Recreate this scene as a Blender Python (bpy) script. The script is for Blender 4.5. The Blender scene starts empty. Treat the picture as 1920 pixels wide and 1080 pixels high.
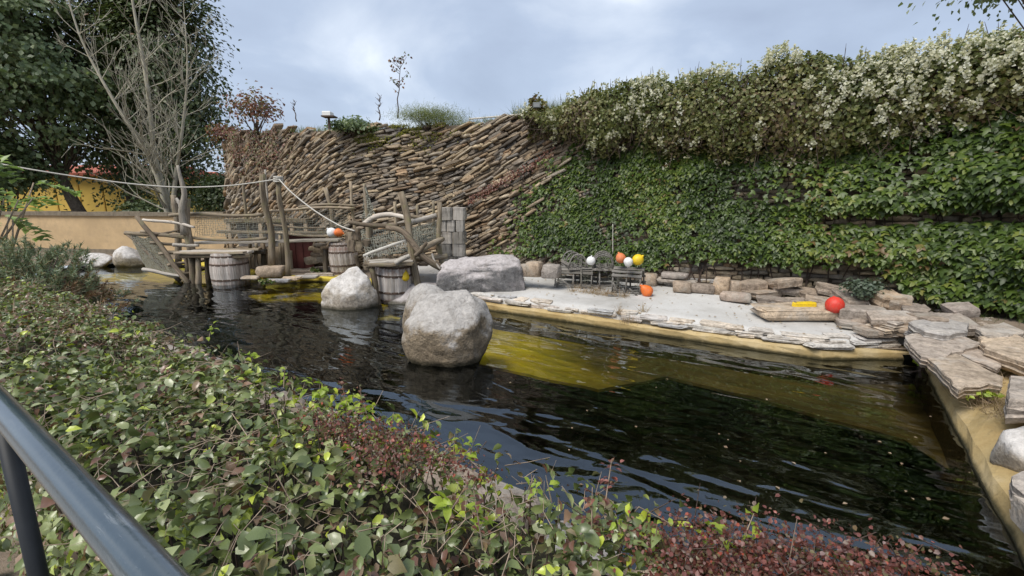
import bpy, math, random
import numpy as np
from mathutils import Vector, Matrix, noise as mnoise

# ------------------------------------------------------------------ camera, sky, sun, exposure
scene = bpy.context.scene
C = scene.collection
CAM_Z, FPX, TANP = 1.8, 870.0, 0.195
PITCH = math.atan(TANP)
CP, SP = math.cos(PITCH), math.sin(PITCH)
cam_data = bpy.data.cameras.new('camera')
cam = bpy.data.objects.new('camera', cam_data)
C.objects.link(cam)
cam.location = (0, 0, CAM_Z)
cam.rotation_euler = (math.pi / 2 - PITCH, 0, 0)
cam_data.sensor_width = 36.0
cam_data.lens = FPX / 1920.0 * 36.0
cam_data.clip_start = 0.03
cam_data.clip_end = 3000
scene.camera = cam

world = bpy.data.worlds.new('World')
scene.world = world
world.use_nodes = True
SUN_EL, SUN_AZ = 54.0, 222.0      # azimuth clockwise from +Y: behind the camera, to its left
wt = world.node_tree
wt.nodes.clear()


def wn(t, **k):
    n = wt.nodes.new(t)
    for a, b in k.items():
        setattr(n, a, b)
    return n


def math_node(tree, op, a, b=None, clamp=False):
    n = tree.nodes.new('ShaderNodeMath')
    n.operation = op
    n.use_clamp = clamp
    for i, x in enumerate((a, b)):
        if x is None:
            continue
        if hasattr(x, 'is_output'):
            tree.links.new(x, n.inputs[i])
        else:
            n.inputs[i].default_value = x
    return n.outputs[0]


sky = wn('ShaderNodeTexSky', sky_type='NISHITA', sun_disc=False)
sky.sun_elevation = math.radians(SUN_EL)
sky.sun_rotation = math.radians(SUN_AZ)
sky.air_density = 1.0
sky.dust_density = 1.0
tc = wn('ShaderNodeTexCoord')
sep = wn('ShaderNodeSeparateXYZ')
wt.links.new(tc.outputs['Generated'], sep.inputs[0])
zz = math_node(wt, 'ADD', math_node(wt, 'MAXIMUM', sep.outputs['Z'], 0.0), 0.34)
cmb = wn('ShaderNodeCombineXYZ')
wt.links.new(math_node(wt, 'DIVIDE', sep.outputs['X'], zz), cmb.inputs[0])
wt.links.new(math_node(wt, 'DIVIDE', sep.outputs['Y'], zz), cmb.inputs[1])
cn = wn('ShaderNodeTexNoise')
cn.inputs['Scale'].default_value = 1.35
cn.inputs['Detail'].default_value = 7.0
cn.inputs['Roughness'].default_value = 0.5
cn.inputs['Distortion'].default_value = 0.35
mp = wn('ShaderNodeMapping')
mp.inputs['Location'].default_value = (3.1, 0.9, 0.0)
wt.links.new(cmb.outputs[0], mp.inputs[0])
wt.links.new(mp.outputs[0], cn.inputs['Vector'])
cr = wn('ShaderNodeValToRGB')
wt.links.new(cn.outputs['Fac'], cr.inputs[0])
el = cr.color_ramp.elements
el[0].position = 0.30
el[0].color = (1.70, 2.0, 2.6, 1)
el[1].position = 0.74
el[1].color = (4.9, 5.1, 5.3, 1)
e = el.new(0.47)
e.color = (2.15, 2.53, 3.2, 1)
e = el.new(0.60)
e.color = (3.1, 3.45, 4.0, 1)
mx = wn('ShaderNodeMix', data_type='RGBA')
mx.inputs[0].default_value = 0.9
wt.links.new(sky.outputs[0], mx.inputs[6])
wt.links.new(cr.outputs[0], mx.inputs[7])
bg = wn('ShaderNodeBackground')
bg.inputs['Strength'].default_value = 0.1
wt.links.new(mx.outputs[2], bg.inputs['Color'])
wo = wn('ShaderNodeOutputWorld')
wt.links.new(bg.outputs[0], wo.inputs[0])

sun_data = bpy.data.lights.new('sun', 'SUN')
sun_data.energy = 1.5
sun_data.angle = math.radians(30)
sun_data.color = (1.0, 0.95, 0.87)
sun = bpy.data.objects.new('sun', sun_data)
C.objects.link(sun)
_a, _e = math.radians(SUN_AZ), math.radians(SUN_EL)
_d = Vector((math.sin(_a) * math.cos(_e), math.cos(_a) * math.cos(_e), math.sin(_e)))
sun.rotation_euler = _d.to_track_quat('Z', 'Y').to_euler()

vs = scene.view_settings
vs.view_transform = 'Standard'
vs.look = 'None'
vs.gamma = 1.0
vs.use_curve_mapping = False
vs.exposure = 1.28
scene.cycles.use_denoising = True
scene.cycles.max_bounces = 7
scene.cycles.diffuse_bounces = 3
scene.cycles.glossy_bounces = 3
scene.cycles.transparent_max_bounces = 8
scene.cycles.caustics_reflective = False
scene.cycles.caustics_refractive = False

RNG = np.random.default_rng(7)
random.seed(7)


# ------------------------------------------------------------------ placing helpers
def ray(u, v):
    a = (u - 960.0) / FPX
    b = (540.0 - v) / FPX
    return Vector((a, CP + b * SP, -SP + b * CP))


def at_z(u, v, z):
    d = ray(u, v)
    return Vector((0, 0, CAM_Z)) + d * ((z - CAM_Z) / d.z)


def at_y(u, v, Y):
    d = ray(u, v)
    return Vector((0, 0, CAM_Z)) + d * (Y / d.y)


def proj(p):
    """world points (N,3) -> pixel u, v and depth"""
    p = np.asarray(p, float) - np.array([0, 0, CAM_Z])
    dep = p[:, 1] * CP - p[:, 2] * SP
    up = p[:, 1] * SP + p[:, 2] * CP
    dd = np.where(dep > 0.02, dep, 0.02)
    return 960 + FPX * p[:, 0] / dd, 540 - FPX * up / dd, dep


def vnoise(p, seed=0):
    """smooth value noise of points (N,k), about -1..1"""
    p = np.atleast_2d(np.asarray(p, float))
    if p.shape[1] == 2:
        p = np.hstack([p, np.zeros((len(p), 1))])
    i = np.floor(p).astype(np.int64)
    f = p - i
    f = f * f * (3 - 2 * f)
    out = np.zeros(len(p))
    for dx in (0, 1):
        for dy in (0, 1):
            for dz in (0, 1):
                h = ((i[:, 0] + dx) * 374761393 + (i[:, 1] + dy) * 668265263 + (i[:, 2] + dz) * 2147483647 + seed * 974711) & 0xFFFFFFFF
                h = ((h ^ (h >> 13)) * 1274126177) & 0xFFFFFFFF
                h = (h ^ (h >> 16)) & 0xFFFF
                w = (f[:, 0] if dx else 1 - f[:, 0]) * (f[:, 1] if dy else 1 - f[:, 1]) * (f[:, 2] if dz else 1 - f[:, 2])
                out += w * (h / 32767.5 - 1)
    return out


def fbm(p, seed=0, octv=3):
    p = np.asarray(p, float)
    return sum(vnoise(p * 2 ** k, seed + k) * 0.5 ** k for k in range(octv))


# ------------------------------------------------------------------ object helpers
def mesh_raw(name, verts, faces, mat=None, smooth=False, rnd=None):
    me = bpy.data.meshes.new(name)
    verts = np.asarray(verts, dtype=np.float32)
    if isinstance(faces, np.ndarray):
        nf, k = faces.shape
        me.vertices.add(len(verts))
        me.vertices.foreach_set('co', verts.ravel())
        me.loops.add(nf * k)
        me.loops.foreach_set('vertex_index', faces.astype(np.int32).ravel())
        me.polygons.add(nf)
        me.polygons.foreach_set('loop_start', np.arange(0, nf * k, k, dtype=np.int32))
        me.update(calc_edges=True)
    else:
        me.from_pydata([tuple(map(float, v)) for v in verts], [], [tuple(f) for f in faces])
        me.update()
    if smooth:
        me.polygons.foreach_set('use_smooth', np.ones(len(me.polygons), dtype=bool))
    if rnd is not None:
        at = me.attributes.new('rnd', 'FLOAT', 'POINT')
        at.data.foreach_set('value', np.asarray(rnd, dtype=np.float32))
    if mat:
        me.materials.append(mat)
    return me


WORLD_INV = {}


def link(name, me, parent=None, M=None):
    o = bpy.data.objects.new(name, me)
    C.objects.link(o)
    M = M if M is not None else Matrix.Identity(4)
    o.matrix_basis = M
    if parent is not None:
        o.parent = parent
        o.matrix_parent_inverse = WORLD_INV[parent.name]
    WORLD_INV[o.name] = M.inverted_safe()
    return o


def thing(name, label, cat, loc=(0, 0, 0), group=None):
    o = bpy.data.objects.new(name, None)
    C.objects.link(o)
    o.empty_display_size = 0.1
    M = Matrix.Translation(Vector(loc))
    o.matrix_basis = M
    WORLD_INV[o.name] = M.inverted()
    return tag(o, label, cat, group)


def tag(o, label=None, cat=None, group=None, kind=None):
    if label:
        o['label'] = label
    if cat:
        o['category'] = cat
    if group:
        o['group'] = group
    if kind:
        o['kind'] = kind
    return o


def obj(name, verts, faces, mat, parent=None, smooth=False, rnd=None, M=None):
    return link(name, mesh_raw(name, verts, faces, mat, smooth, rnd), parent, M)


def axis_matrix(p0, z_dir, up=(0, 0, 1)):
    """local Z along z_dir, local Y towards up"""
    z = Vector(z_dir).normalized()
    up = Vector(up)
    if abs(z.dot(up.normalized())) > 0.98:
        up = Vector((0, 1, 0))
    x = up.cross(z).normalized()
    y = z.cross(x).normalized()
    M = Matrix((x, y, z)).transposed().to_4x4()
    M.translation = Vector(p0)
    return M


def tube_data(pts, rad, n=8, cap=True, jit=0.0, rng=RNG):
    pts = [np.array(p, float) for p in pts]
    V, F = [], []
    m = len(pts)
    prev = None
    for i, p in enumerate(pts):
        d = pts[min(i + 1, m - 1)] - pts[max(i - 1, 0)]
        d /= (np.linalg.norm(d) + 1e-9)
        if prev is None:
            a = np.array([1.0, 0, 0]) if abs(d[0]) < 0.8 else np.array([0, 1.0, 0])
        else:
            a = prev
        x = a - d * a.dot(d)
        x /= (np.linalg.norm(x) + 1e-9)
        prev = x
        y = np.cross(d, x)
        for k in range(n):
            t = 2 * math.pi * k / n
            r = rad[i] * (1 + (jit * rng.uniform(-1, 1) if jit else 0))
            V.append(p + r * (math.cos(t) * x + math.sin(t) * y))
    for i in range(m - 1):
        for k in range(n):
            a, b = i * n + k, i * n + (k + 1) % n
            F.append((a, b, b + n, a + n))
    if cap:
        F.append(tuple(range(n - 1, -1, -1)))
        F.append(tuple(range((m - 1) * n, m * n)))
    return V, F


def merge(parts):
    V, F = [], []
    for v, f in parts:
        o = len(V)
        V.extend(v)
        F.extend([tuple(i + o for i in q) for q in f])
    return V, F


def log_piece(name, p0, p1, r0, r1, mat, parent, bend=0.03, n=9, seg=9, seed=None, mids=None, knob=0.08):
    """a round weathered pole; local Z runs along its chord so the grain follows it"""
    rng = np.random.default_rng(seed if seed is not None else abs(hash((round(p0[0], 3), round(p0[2], 3), round(p1[0], 3)))) % 99999)
    p0, p1 = Vector(p0), Vector(p1)
    M = axis_matrix(p0, p1 - p0)
    Mi = M.inverted()
    if mids:
        ctrl = [Mi @ p0] + [Mi @ Vector(q) for q in mids] + [Mi @ p1]
        pts = smooth_path([tuple(c) for c in ctrl], seg + 4)
    else:
        L = (p1 - p0).length
        ph = rng.uniform(0, 6.28, 4)
        pts = [(bend * L * 0.5 * math.sin(3.1 * t + ph[0]) * math.sin(math.pi * t) + bend * L * .25 * math.sin(7 * t + ph[2]) * math.sin(math.pi * t),
                bend * L * 0.5 * math.sin(2.6 * t + ph[1]) * math.sin(math.pi * t), L * t) for t in np.linspace(0, 1, seg)]
    m = len(pts)
    rad = [(r0 + (r1 - r0) * i / (m - 1)) * (1 + knob * rng.uniform(-1, 1)) for i in range(m)]
    V, F = tube_data(pts, rad, n, True, 0.07, rng)
    return obj(name, V, F, mat, parent, smooth=True, M=M)


def smooth_path(ctrl, n):
    c = np.array(ctrl, float)
    c = np.vstack([2 * c[0] - c[1], c, 2 * c[-1] - c[-2]])
    out = []
    k = len(c) - 3
    for t in np.linspace(0, k, n):
        i = min(int(t), k - 1)
        u = t - i
        p0, p1, p2, p3 = c[i], c[i + 1], c[i + 2], c[i + 3]
        out.append(0.5 * ((2 * p1) + (-p0 + p2) * u + (2 * p0 - 5 * p1 + 4 * p2 - p3) * u * u + (-p0 + 3 * p1 - 3 * p2 + p3) * u ** 3))
    return [tuple(o) for o in out]


def plank(name, p0, p1, w, t, mat, parent, up=(0, 0, 1), seed=0, warp=0.006, chew=0.02):
    """weathered board: local Z its length, X its width, Y its thickness"""
    rng = np.random.default_rng(seed)
    p0, p1 = Vector(p0), Vector(p1)
    L = (p1 - p0).length
    M = axis_matrix(p0, p1 - p0, up)
    V, F = [], []
    seg = 4
    for i in range(seg + 1):
        z = L * i / seg
        dz = rng.uniform(-chew, chew, 4) if i in (0, seg) else np.zeros(4)
        bx, by = rng.normal(0, warp, 2)
        ww = w / 2 * (1 + rng.uniform(-.05, .05))
        b = min(t, w) * 0.16
        ring = [(-ww + b, -t / 2), (ww - b, -t / 2), (ww, -t / 2 + b), (ww, t / 2 - b), (ww - b, t / 2), (-ww + b, t / 2), (-ww, t / 2 - b), (-ww, -t / 2 + b)]
        for k, (x, y) in enumerate(ring):
            V.append((x + bx, y + by, z + dz[k // 2]))
    for i in range(seg):
        for k in range(8):
            a, b2 = i * 8 + k, i * 8 + (k + 1) % 8
            F.append((a, b2, b2 + 8, a + 8))
    F.append(tuple(range(7, -1, -1)))
    F.append(tuple(range(seg * 8, seg * 8 + 8)))
    return obj(name, V, F, mat, parent, M=M)


def prism(outline, z0, z1, bevel=0.0):
    """closed polygon (counter-clockwise) extruded from z0 to z1"""
    n = len(outline)
    rings = [(z0, 0.0)]
    if bevel:
        rings += [(z1 - bevel, 0.0), (z1, bevel)]
    else:
        rings += [(z1, 0.0)]
    c = np.mean(np.array(outline, float), axis=0)
    V, F = [], []
    for z, ins in rings:
        for p in outline:
            d = c - np.array(p, float)
            d /= np.linalg.norm(d) + 1e-9
            V.append((p[0] + d[0] * ins, p[1] + d[1] * ins, z))
    for i in range(len(rings) - 1):
        for k in range(n):
            a, b = i * n + k, i * n + (k + 1) % n
            F.append((a, b, b + n, a + n))
    F.append(tuple(range(n - 1, -1, -1)))
    F.append(tuple(range((len(rings) - 1) * n, len(rings) * n)))
    return V, F


_ICO = {}


def ico(sub):
    if sub not in _ICO:
        import bmesh
        bm = bmesh.new()
        bmesh.ops.create_icosphere(bm, subdivisions=sub, radius=1.0)
        bm.verts.ensure_lookup_table()
        _ICO[sub] = (np.array([v.co[:] for v in bm.verts]), np.array([[v.index for v in f.verts] for f in bm.faces]))
        bm.free()
    return _ICO[sub]


def rock_data(size, seed, sub=3, cuts=9, rough=0.10, planes=None, cutd=(0.55, 0.85)):
    """boulder: sphere cut by planes and roughened; size = half extents"""
    V, F = ico(sub)
    V = V.copy()
    rng = np.random.default_rng(seed)
    pl = list(planes or [])
    for _ in range(cuts):
        n = rng.normal(size=3)
        n /= np.linalg.norm(n)
        pl.append((n, rng.uniform(*cutd)))
    V += V * (0.10 * vnoise(V * 1.4 + seed * 3.7, seed))[:, None]
    for n, d in pl:
        n = np.array(n, float)
        n /= np.linalg.norm(n)
        over = np.maximum(0, V @ n - d)
        V -= over[:, None] * n * 0.96
    r = fbm(V * 2.3 + seed, seed + 5, 4)
    V += V * (rough * 0.5 * r)[:, None]
    return V * np.array(size), F


def rock(name, center, size, mat, parent=None, seed=1, rotz=0.0, smooth=True, **k):
    V, F = rock_data(size, seed, **k)
    M = Matrix.Translation(Vector(center)) @ Matrix.Rotation(rotz, 4, 'Z')
    return obj(name, V, F, mat, parent, smooth=smooth, M=M)


def slab_data(rx, ry, th, seed, n=9):
    """flat stone with broken, layered edges; its top lies at z = 0"""
    rng = np.random.default_rng(seed)
    ang = np.sort(np.linspace(0, 2 * math.pi, n, endpoint=False) + rng.uniform(-.28, .28, n))
    corner = rng.uniform(-.16, .16, 4)
    ang = np.sort(np.concatenate([np.array([.785, 2.356, 3.927, 5.498]) + corner, ang[:max(1, n - 4)]]))
    n = len(ang)
    rad = 1 / np.maximum(np.abs(np.cos(ang)), np.abs(np.sin(ang))) ** 0.92 * rng.uniform(.84, 1.02, n)
    base = np.stack([np.cos(ang) * rad * rx, np.sin(ang) * rad * ry], 1)
    V, F = [], []
    layers = [(-th, .90), (-th * .72, .98), (-th * .45, rng.uniform(.93, 1.03)), (-th * .12, 1.0), (0, .94)]
    for li, (z, s) in enumerate(layers):
        jj = rng.uniform(-.06, .06, n)
        for k in range(n):
            V.append((base[k, 0] * (s + jj[k]), base[k, 1] * (s + jj[k]), z + rng.uniform(-.06, .06) * th))
    for i in range(len(layers) - 1):
        for k in range(n):
            a, b = i * n + k, i * n + (k + 1) % n
            F.append((a, b, b + n, a + n))
    F.append(tuple(range(n - 1, -1, -1)))
    top = (len(layers) - 1) * n
    V.append((0, 0, rng.uniform(-.02, .08) * th))
    for k in range(n):
        F.append((top + k, top + (k + 1) % n, len(V) - 1))
    return V, F


def hull_rock_data(points, seed, cuts=5, rough=.03, soften=2, fine=.5):
    """boulder from a convex hull of corner points, subdivided, softened and roughened"""
    import bmesh
    bm = bmesh.new()
    for p in points:
        bm.verts.new(p)
    bmesh.ops.convex_hull(bm, input=bm.verts[:])
    bmesh.ops.delete(bm, geom=[v for v in bm.verts if not v.link_faces], context='VERTS')
    bmesh.ops.triangulate(bm, faces=bm.faces[:])
    bmesh.ops.subdivide_edges(bm, edges=bm.edges[:], cuts=cuts, use_grid_fill=True)
    bmesh.ops.triangulate(bm, faces=bm.faces[:])
    for _ in range(soften):
        bmesh.ops.smooth_vert(bm, verts=bm.verts[:], factor=.5, use_axis_x=True, use_axis_y=True, use_axis_z=True)
    bm.verts.index_update()
    V = np.array([v.co[:] for v in bm.verts])
    F = np.array([[v.index for v in f.verts] for f in bm.faces])
    bm.free()
    c = V.mean(0)
    d = unit(V - c)
    V = V + d * (rough * (fbm(V * 2.6 + seed, seed, 3) + fine * fbm(V * 9 + seed, seed + 9, 3)))[:, None]
    return V, F


def hull_rock(name, center, points, mat, parent=None, seed=1, rotz=0.0, **k):
    V, F = hull_rock_data(points, seed, **k)
    Mx = Matrix.Translation(Vector(center)) @ Matrix.Rotation(rotz, 4, 'Z')
    return obj(name, V, F, mat, parent, smooth=True, M=Mx)


def slab_poly(name, px, z, th, mat, parent, seed=1, tilt=0.0):
    """a big flat stone with the given outline (pixel corners met with the level z), broken layered rim"""
    rng = np.random.default_rng(seed)
    P = np.array([at_z(u, v, z)[:2] for u, v in px])
    if np.sum(P[:, 0] * np.roll(P[:, 1], -1) - np.roll(P[:, 0], -1) * P[:, 1]) < 0:
        P = P[::-1]
    pts = []
    for i in range(len(P)):
        a, b = P[i], P[(i + 1) % len(P)]
        k = max(1, int(np.linalg.norm(b - a) / .09))
        for j in range(k):
            pts.append(a + (b - a) * j / k + rng.normal(0, .010, 2))
    pts = np.array(pts)
    c = pts.mean(0)
    n = len(pts)
    V, F = [], []
    lay = [(-th, .90), (-th * .7, .99), (-th * .66, .94), (-th * .36, 1.01), (-th * .32, .97), (-th * .08, 1.0), (0, .955)]
    lay += [(.006, .6), (.010, .25)]
    for dz, s in lay:
        for q in pts:
            w = c + (q - c) * (s + rng.uniform(-.018, .018))
            V.append((w[0], w[1], z + dz + rng.normal(0, .05) * th * (.6 if s > .7 else .3) + tilt * (w[0] - c[0])))
    for i in range(len(lay) - 1):
        for k in range(n):
            a, b = i * n + k, i * n + (k + 1) % n
            F.append((a, b, b + n, a + n))
    F.append(tuple(range(n - 1, -1, -1)))
    F.append(tuple(range((len(lay) - 1) * n, len(lay) * n)))
    return obj(name, V, F, mat, parent)


def slab(name, center, rx, ry, th, mat, parent, seed=1, rotz=0.0, tilt=(0, 0), n=9):
    V, F = slab_data(rx, ry, th, seed, n)
    M = Matrix.Translation(Vector(center)) @ Matrix.Rotation(tilt[0], 4, 'X') @ Matrix.Rotation(tilt[1], 4, 'Y') @ Matrix.Rotation(rotz, 4, 'Z')
    return obj(name, V, F, mat, parent, M=M)


def block_data(sx, sy, sz, seed, j=0.09):
    """rough squared stone, base at z = 0"""
    rng = np.random.default_rng(seed)
    V, F = ico(2)
    V = np.sign(V) * np.abs(V) ** 0.26
    V /= np.abs(V).max()
    V += V * (j * fbm(V * 1.6 + seed * 1.3, seed, 2))[:, None]
    V *= np.array([sx / 2, sy / 2, sz / 2])
    V[:, 2] += sz / 2
    V[:, 0] += V[:, 2] * rng.uniform(-.12, .12)
    return V, F


def block(name, center, sx, sy, sz, mat, parent=None, seed=1, rotz=0.0, tilt=0.0):
    V, F = block_data(sx, sy, sz, seed)
    M = Matrix.Translation(Vector(center)) @ Matrix.Rotation(rotz, 4, 'Z') @ Matrix.Rotation(tilt, 4, 'Y')
    return obj(name, V, F, mat, parent, M=M)


# ------------------------------------------------------------------ leaf scattering
def T_ovate():
    v = np.array([[0, 0, 0], [0, .36, .02], [0, .72, .0], [0, 1, -.20], [-.27, .30, .13], [-.23, .66, .09], [.27, .30, .13], [.23, .66, .09]], float)
    f = np.array([[0, 1, 4], [1, 5, 4], [1, 2, 5], [2, 3, 5], [0, 6, 1], [1, 6, 7], [1, 7, 2], [2, 7, 3]])
    v[:, 1] -= 0.1
    return v, f


def T_lobed():
    a = [(0, 0), (-.22, .05), (-.55, .30), (-.42, .42), (-.20, .45), (-.18, .68), (0, 1.0), (.18, .68), (.20, .45), (.42, .42), (.55, .30), (.22, .05)]
    v = [(0, .36, .05)] + [(x, y, -.10 * (x * x + (y - .35) ** 2) * 2) for x, y in a]
    n = len(a)
    f = [(0, 1 + k, 1 + (k + 1) % n) for k in range(n)]
    return np.array(v, float), np.array(f)[:, [0, 2, 1]]


def T_diamond():
    v = np.array([[0, 0, 0], [-.34, .5, .10], [0, 1, -.05], [.34, .5, .10]], float)
    return v, np.array([[0, 3, 2], [0, 2, 1]])


def T_round():
    v = np.array([[0, 0, 0], [-.36, .45, .08], [-.24, .85, .04], [.24, .85, .04], [.36, .45, .08], [0, .55, -.02]], float)
    return v, np.array([[5, 0, 4], [5, 4, 3], [5, 3, 2], [5, 2, 1], [5, 1, 0]])


def T_needle():
    v = np.array([[-.03, 0, 0], [.03, 0, 0], [0, 1, 0]], float)
    return v, np.array([[0, 1, 2]])


def unit(a):
    return a / (np.linalg.norm(a, axis=1, keepdims=True) + 1e-9)


def leaf_frames(N, T):
    N = unit(N)
    T = unit(T - N * np.sum(N * T, 1, keepdims=True))
    return np.cross(T, N), T, N


def scatter(tmpl, pos, N, T, size, rnd, width=1.0):
    tv, tf = tmpl
    X, Y, Z = leaf_frames(N, T)
    k = len(tv)
    n = len(pos)
    s = np.asarray(size)[:, None, None]
    V = pos[:, None, :] + s * (tv[None, :, 0:1] * width * X[:, None, :] + tv[None, :, 1:2] * Y[:, None, :] + tv[None, :, 2:3] * Z[:, None, :])
    F = tf[None] + (np.arange(n) * k)[:, None, None]
    return V.reshape(-1, 3), F.reshape(-1, 3), np.repeat(rnd, k)


def leaves(name, tmpl, pos, N, T, size, rnd, mat, parent=None, width=1.0, kind='stuff'):
    V, F, R = scatter(tmpl, pos, N, T, size, rnd, width)
    o = obj(name, V, F, mat, parent, smooth=len(tmpl[1]) >= 8, rnd=R)
    if kind:
        o['kind'] = kind
    return o


def rdir(n, rng=RNG):
    return unit(rng.normal(size=(n, 3)))


def tubes_mesh(name, limbs, mat, parent, n=6, kind=None):
    V, F = [], []
    off = 0
    for pts, rad in limbs:
        v, f = tube_data(pts, rad, n, True)
        V.extend(v)
        F.extend([tuple(i + off for i in q) for q in f])
        off += len(v)
    o = obj(name, V, F, mat, parent, smooth=True)
    if kind:
        o['kind'] = kind
    return o


def twig_tris(pts_list, rad_list):
    """many thin three-sided twigs as one triangle/quad soup (numpy)"""
    V, F = [], []
    off = 0
    for pts, r in zip(pts_list, rad_list):
        v, f = tube_data(pts, r, 3, False)
        V.extend(v)
        F.extend([tuple(i + off for i in q) for q in f])
        off += len(v)
    return np.array(V), np.array(F)


# ------------------------------------------------------------------ materials
def new_mat(name):
    m = bpy.data.materials.new(name)
    m.use_nodes = True
    t = m.node_tree
    t.nodes.clear()
    out = t.nodes.new('ShaderNodeOutputMaterial')
    b = t.nodes.new('ShaderNodeBsdfPrincipled')
    t.links.new(b.outputs[0], out.inputs[0])
    return m, t, b, out


def coords(t, scale=(1, 1, 1), rot=(0, 0, 0), kind='Object'):
    c = t.nodes.new('ShaderNodeTexCoord')
    m = t.nodes.new('ShaderNodeMapping')
    m.inputs['Scale'].default_value = scale
    m.inputs['Rotation'].default_value = rot
    t.links.new(c.outputs[kind], m.inputs[0])
    return m.outputs[0]


def noise(t, vec, scale, detail=4.0, rough=0.55, dist=0.0):
    n = t.nodes.new('ShaderNodeTexNoise')
    n.inputs['Scale'].default_value = scale
    n.inputs['Detail'].default_value = detail
    n.inputs['Roughness'].default_value = rough
    n.inputs['Distortion'].default_value = dist
    if vec is not None:
        t.links.new(vec, n.inputs['Vector'])
    return n.outputs['Fac']


def ramp(t, fac, stops, interp='LINEAR'):
    r = t.nodes.new('ShaderNodeValToRGB')
    r.color_ramp.interpolation = interp
    el = r.color_ramp.elements
    while len(el) > 1:
        el.remove(el[-1])
    el[0].position = stops[0][0]
    el[0].color = (*stops[0][1], 1)
    for p, c in stops[1:]:
        e = el.new(p)
        e.color = (*c, 1)
    t.links.new(fac, r.inputs[0])
    return r.outputs[0]


def mixc(t, fac, a, b, mode='MIX'):
    n = t.nodes.new('ShaderNodeMix')
    n.data_type = 'RGBA'
    n.blend_type = mode
    for i, x in ((0, fac), (6, a), (7, b)):
        if hasattr(x, 'is_output'):
            t.links.new(x, n.inputs[i])
        elif i == 0:
            n.inputs[0].default_value = x
        else:
            n.inputs[i].default_value = (*x, 1)
    return n.outputs[2]


def bump(t, b, height, strength=0.4, dist=0.02):
    n = t.nodes.new('ShaderNodeBump')
    n.inputs['Strength'].default_value = strength
    n.inputs['Distance'].default_value = dist
    t.links.new(height, n.inputs['Height'])
    t.links.new(n.outputs[0], b.inputs['Normal'])


def piece_random(t):
    a = t.nodes.new('ShaderNodeAttribute')
    a.attribute_name = 'rnd'
    o = t.nodes.new('ShaderNodeObjectInfo')
    return math_node(t, 'FRACT', math_node(t, 'ADD', a.outputs['Fac'], o.outputs['Random']))


def steps(fac, lo, hi):
    return [(lo, (0, 0, 0)), (hi, (1, 1, 1))]


def leaf_mat(name, stops, rough=0.42, transl=0.35, spec=0.5):
    m, t, b, out = new_mat(name)
    a = t.nodes.new('ShaderNodeAttribute')
    a.attribute_name = 'rnd'
    col = ramp(t, a.outputs['Fac'], stops)
    n = noise(t, coords(t), 34.0, 2.0)
    col = mixc(t, 0.5, col, ramp(t, n, [(.3, (.62, .62, .62)), (.7, (1.25, 1.25, 1.2))]), 'MULTIPLY')
    t.links.new(col, b.inputs['Base Color'])
    b.inputs['Roughness'].default_value = rough
    b.inputs['Specular IOR Level'].default_value = spec
    tr = t.nodes.new('ShaderNodeBsdfTranslucent')
    t.links.new(mixc(t, 1.0, col, (1.1, 1.2, .6), 'MULTIPLY'), tr.inputs[0])
    ms = t.nodes.new('ShaderNodeMixShader')
    ms.inputs[0].default_value = transl
    t.links.new(b.outputs[0], ms.inputs[1])
    t.links.new(tr.outputs[0], ms.inputs[2])
    t.links.new(ms.outputs[0], out.inputs[0])
    return m


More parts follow.
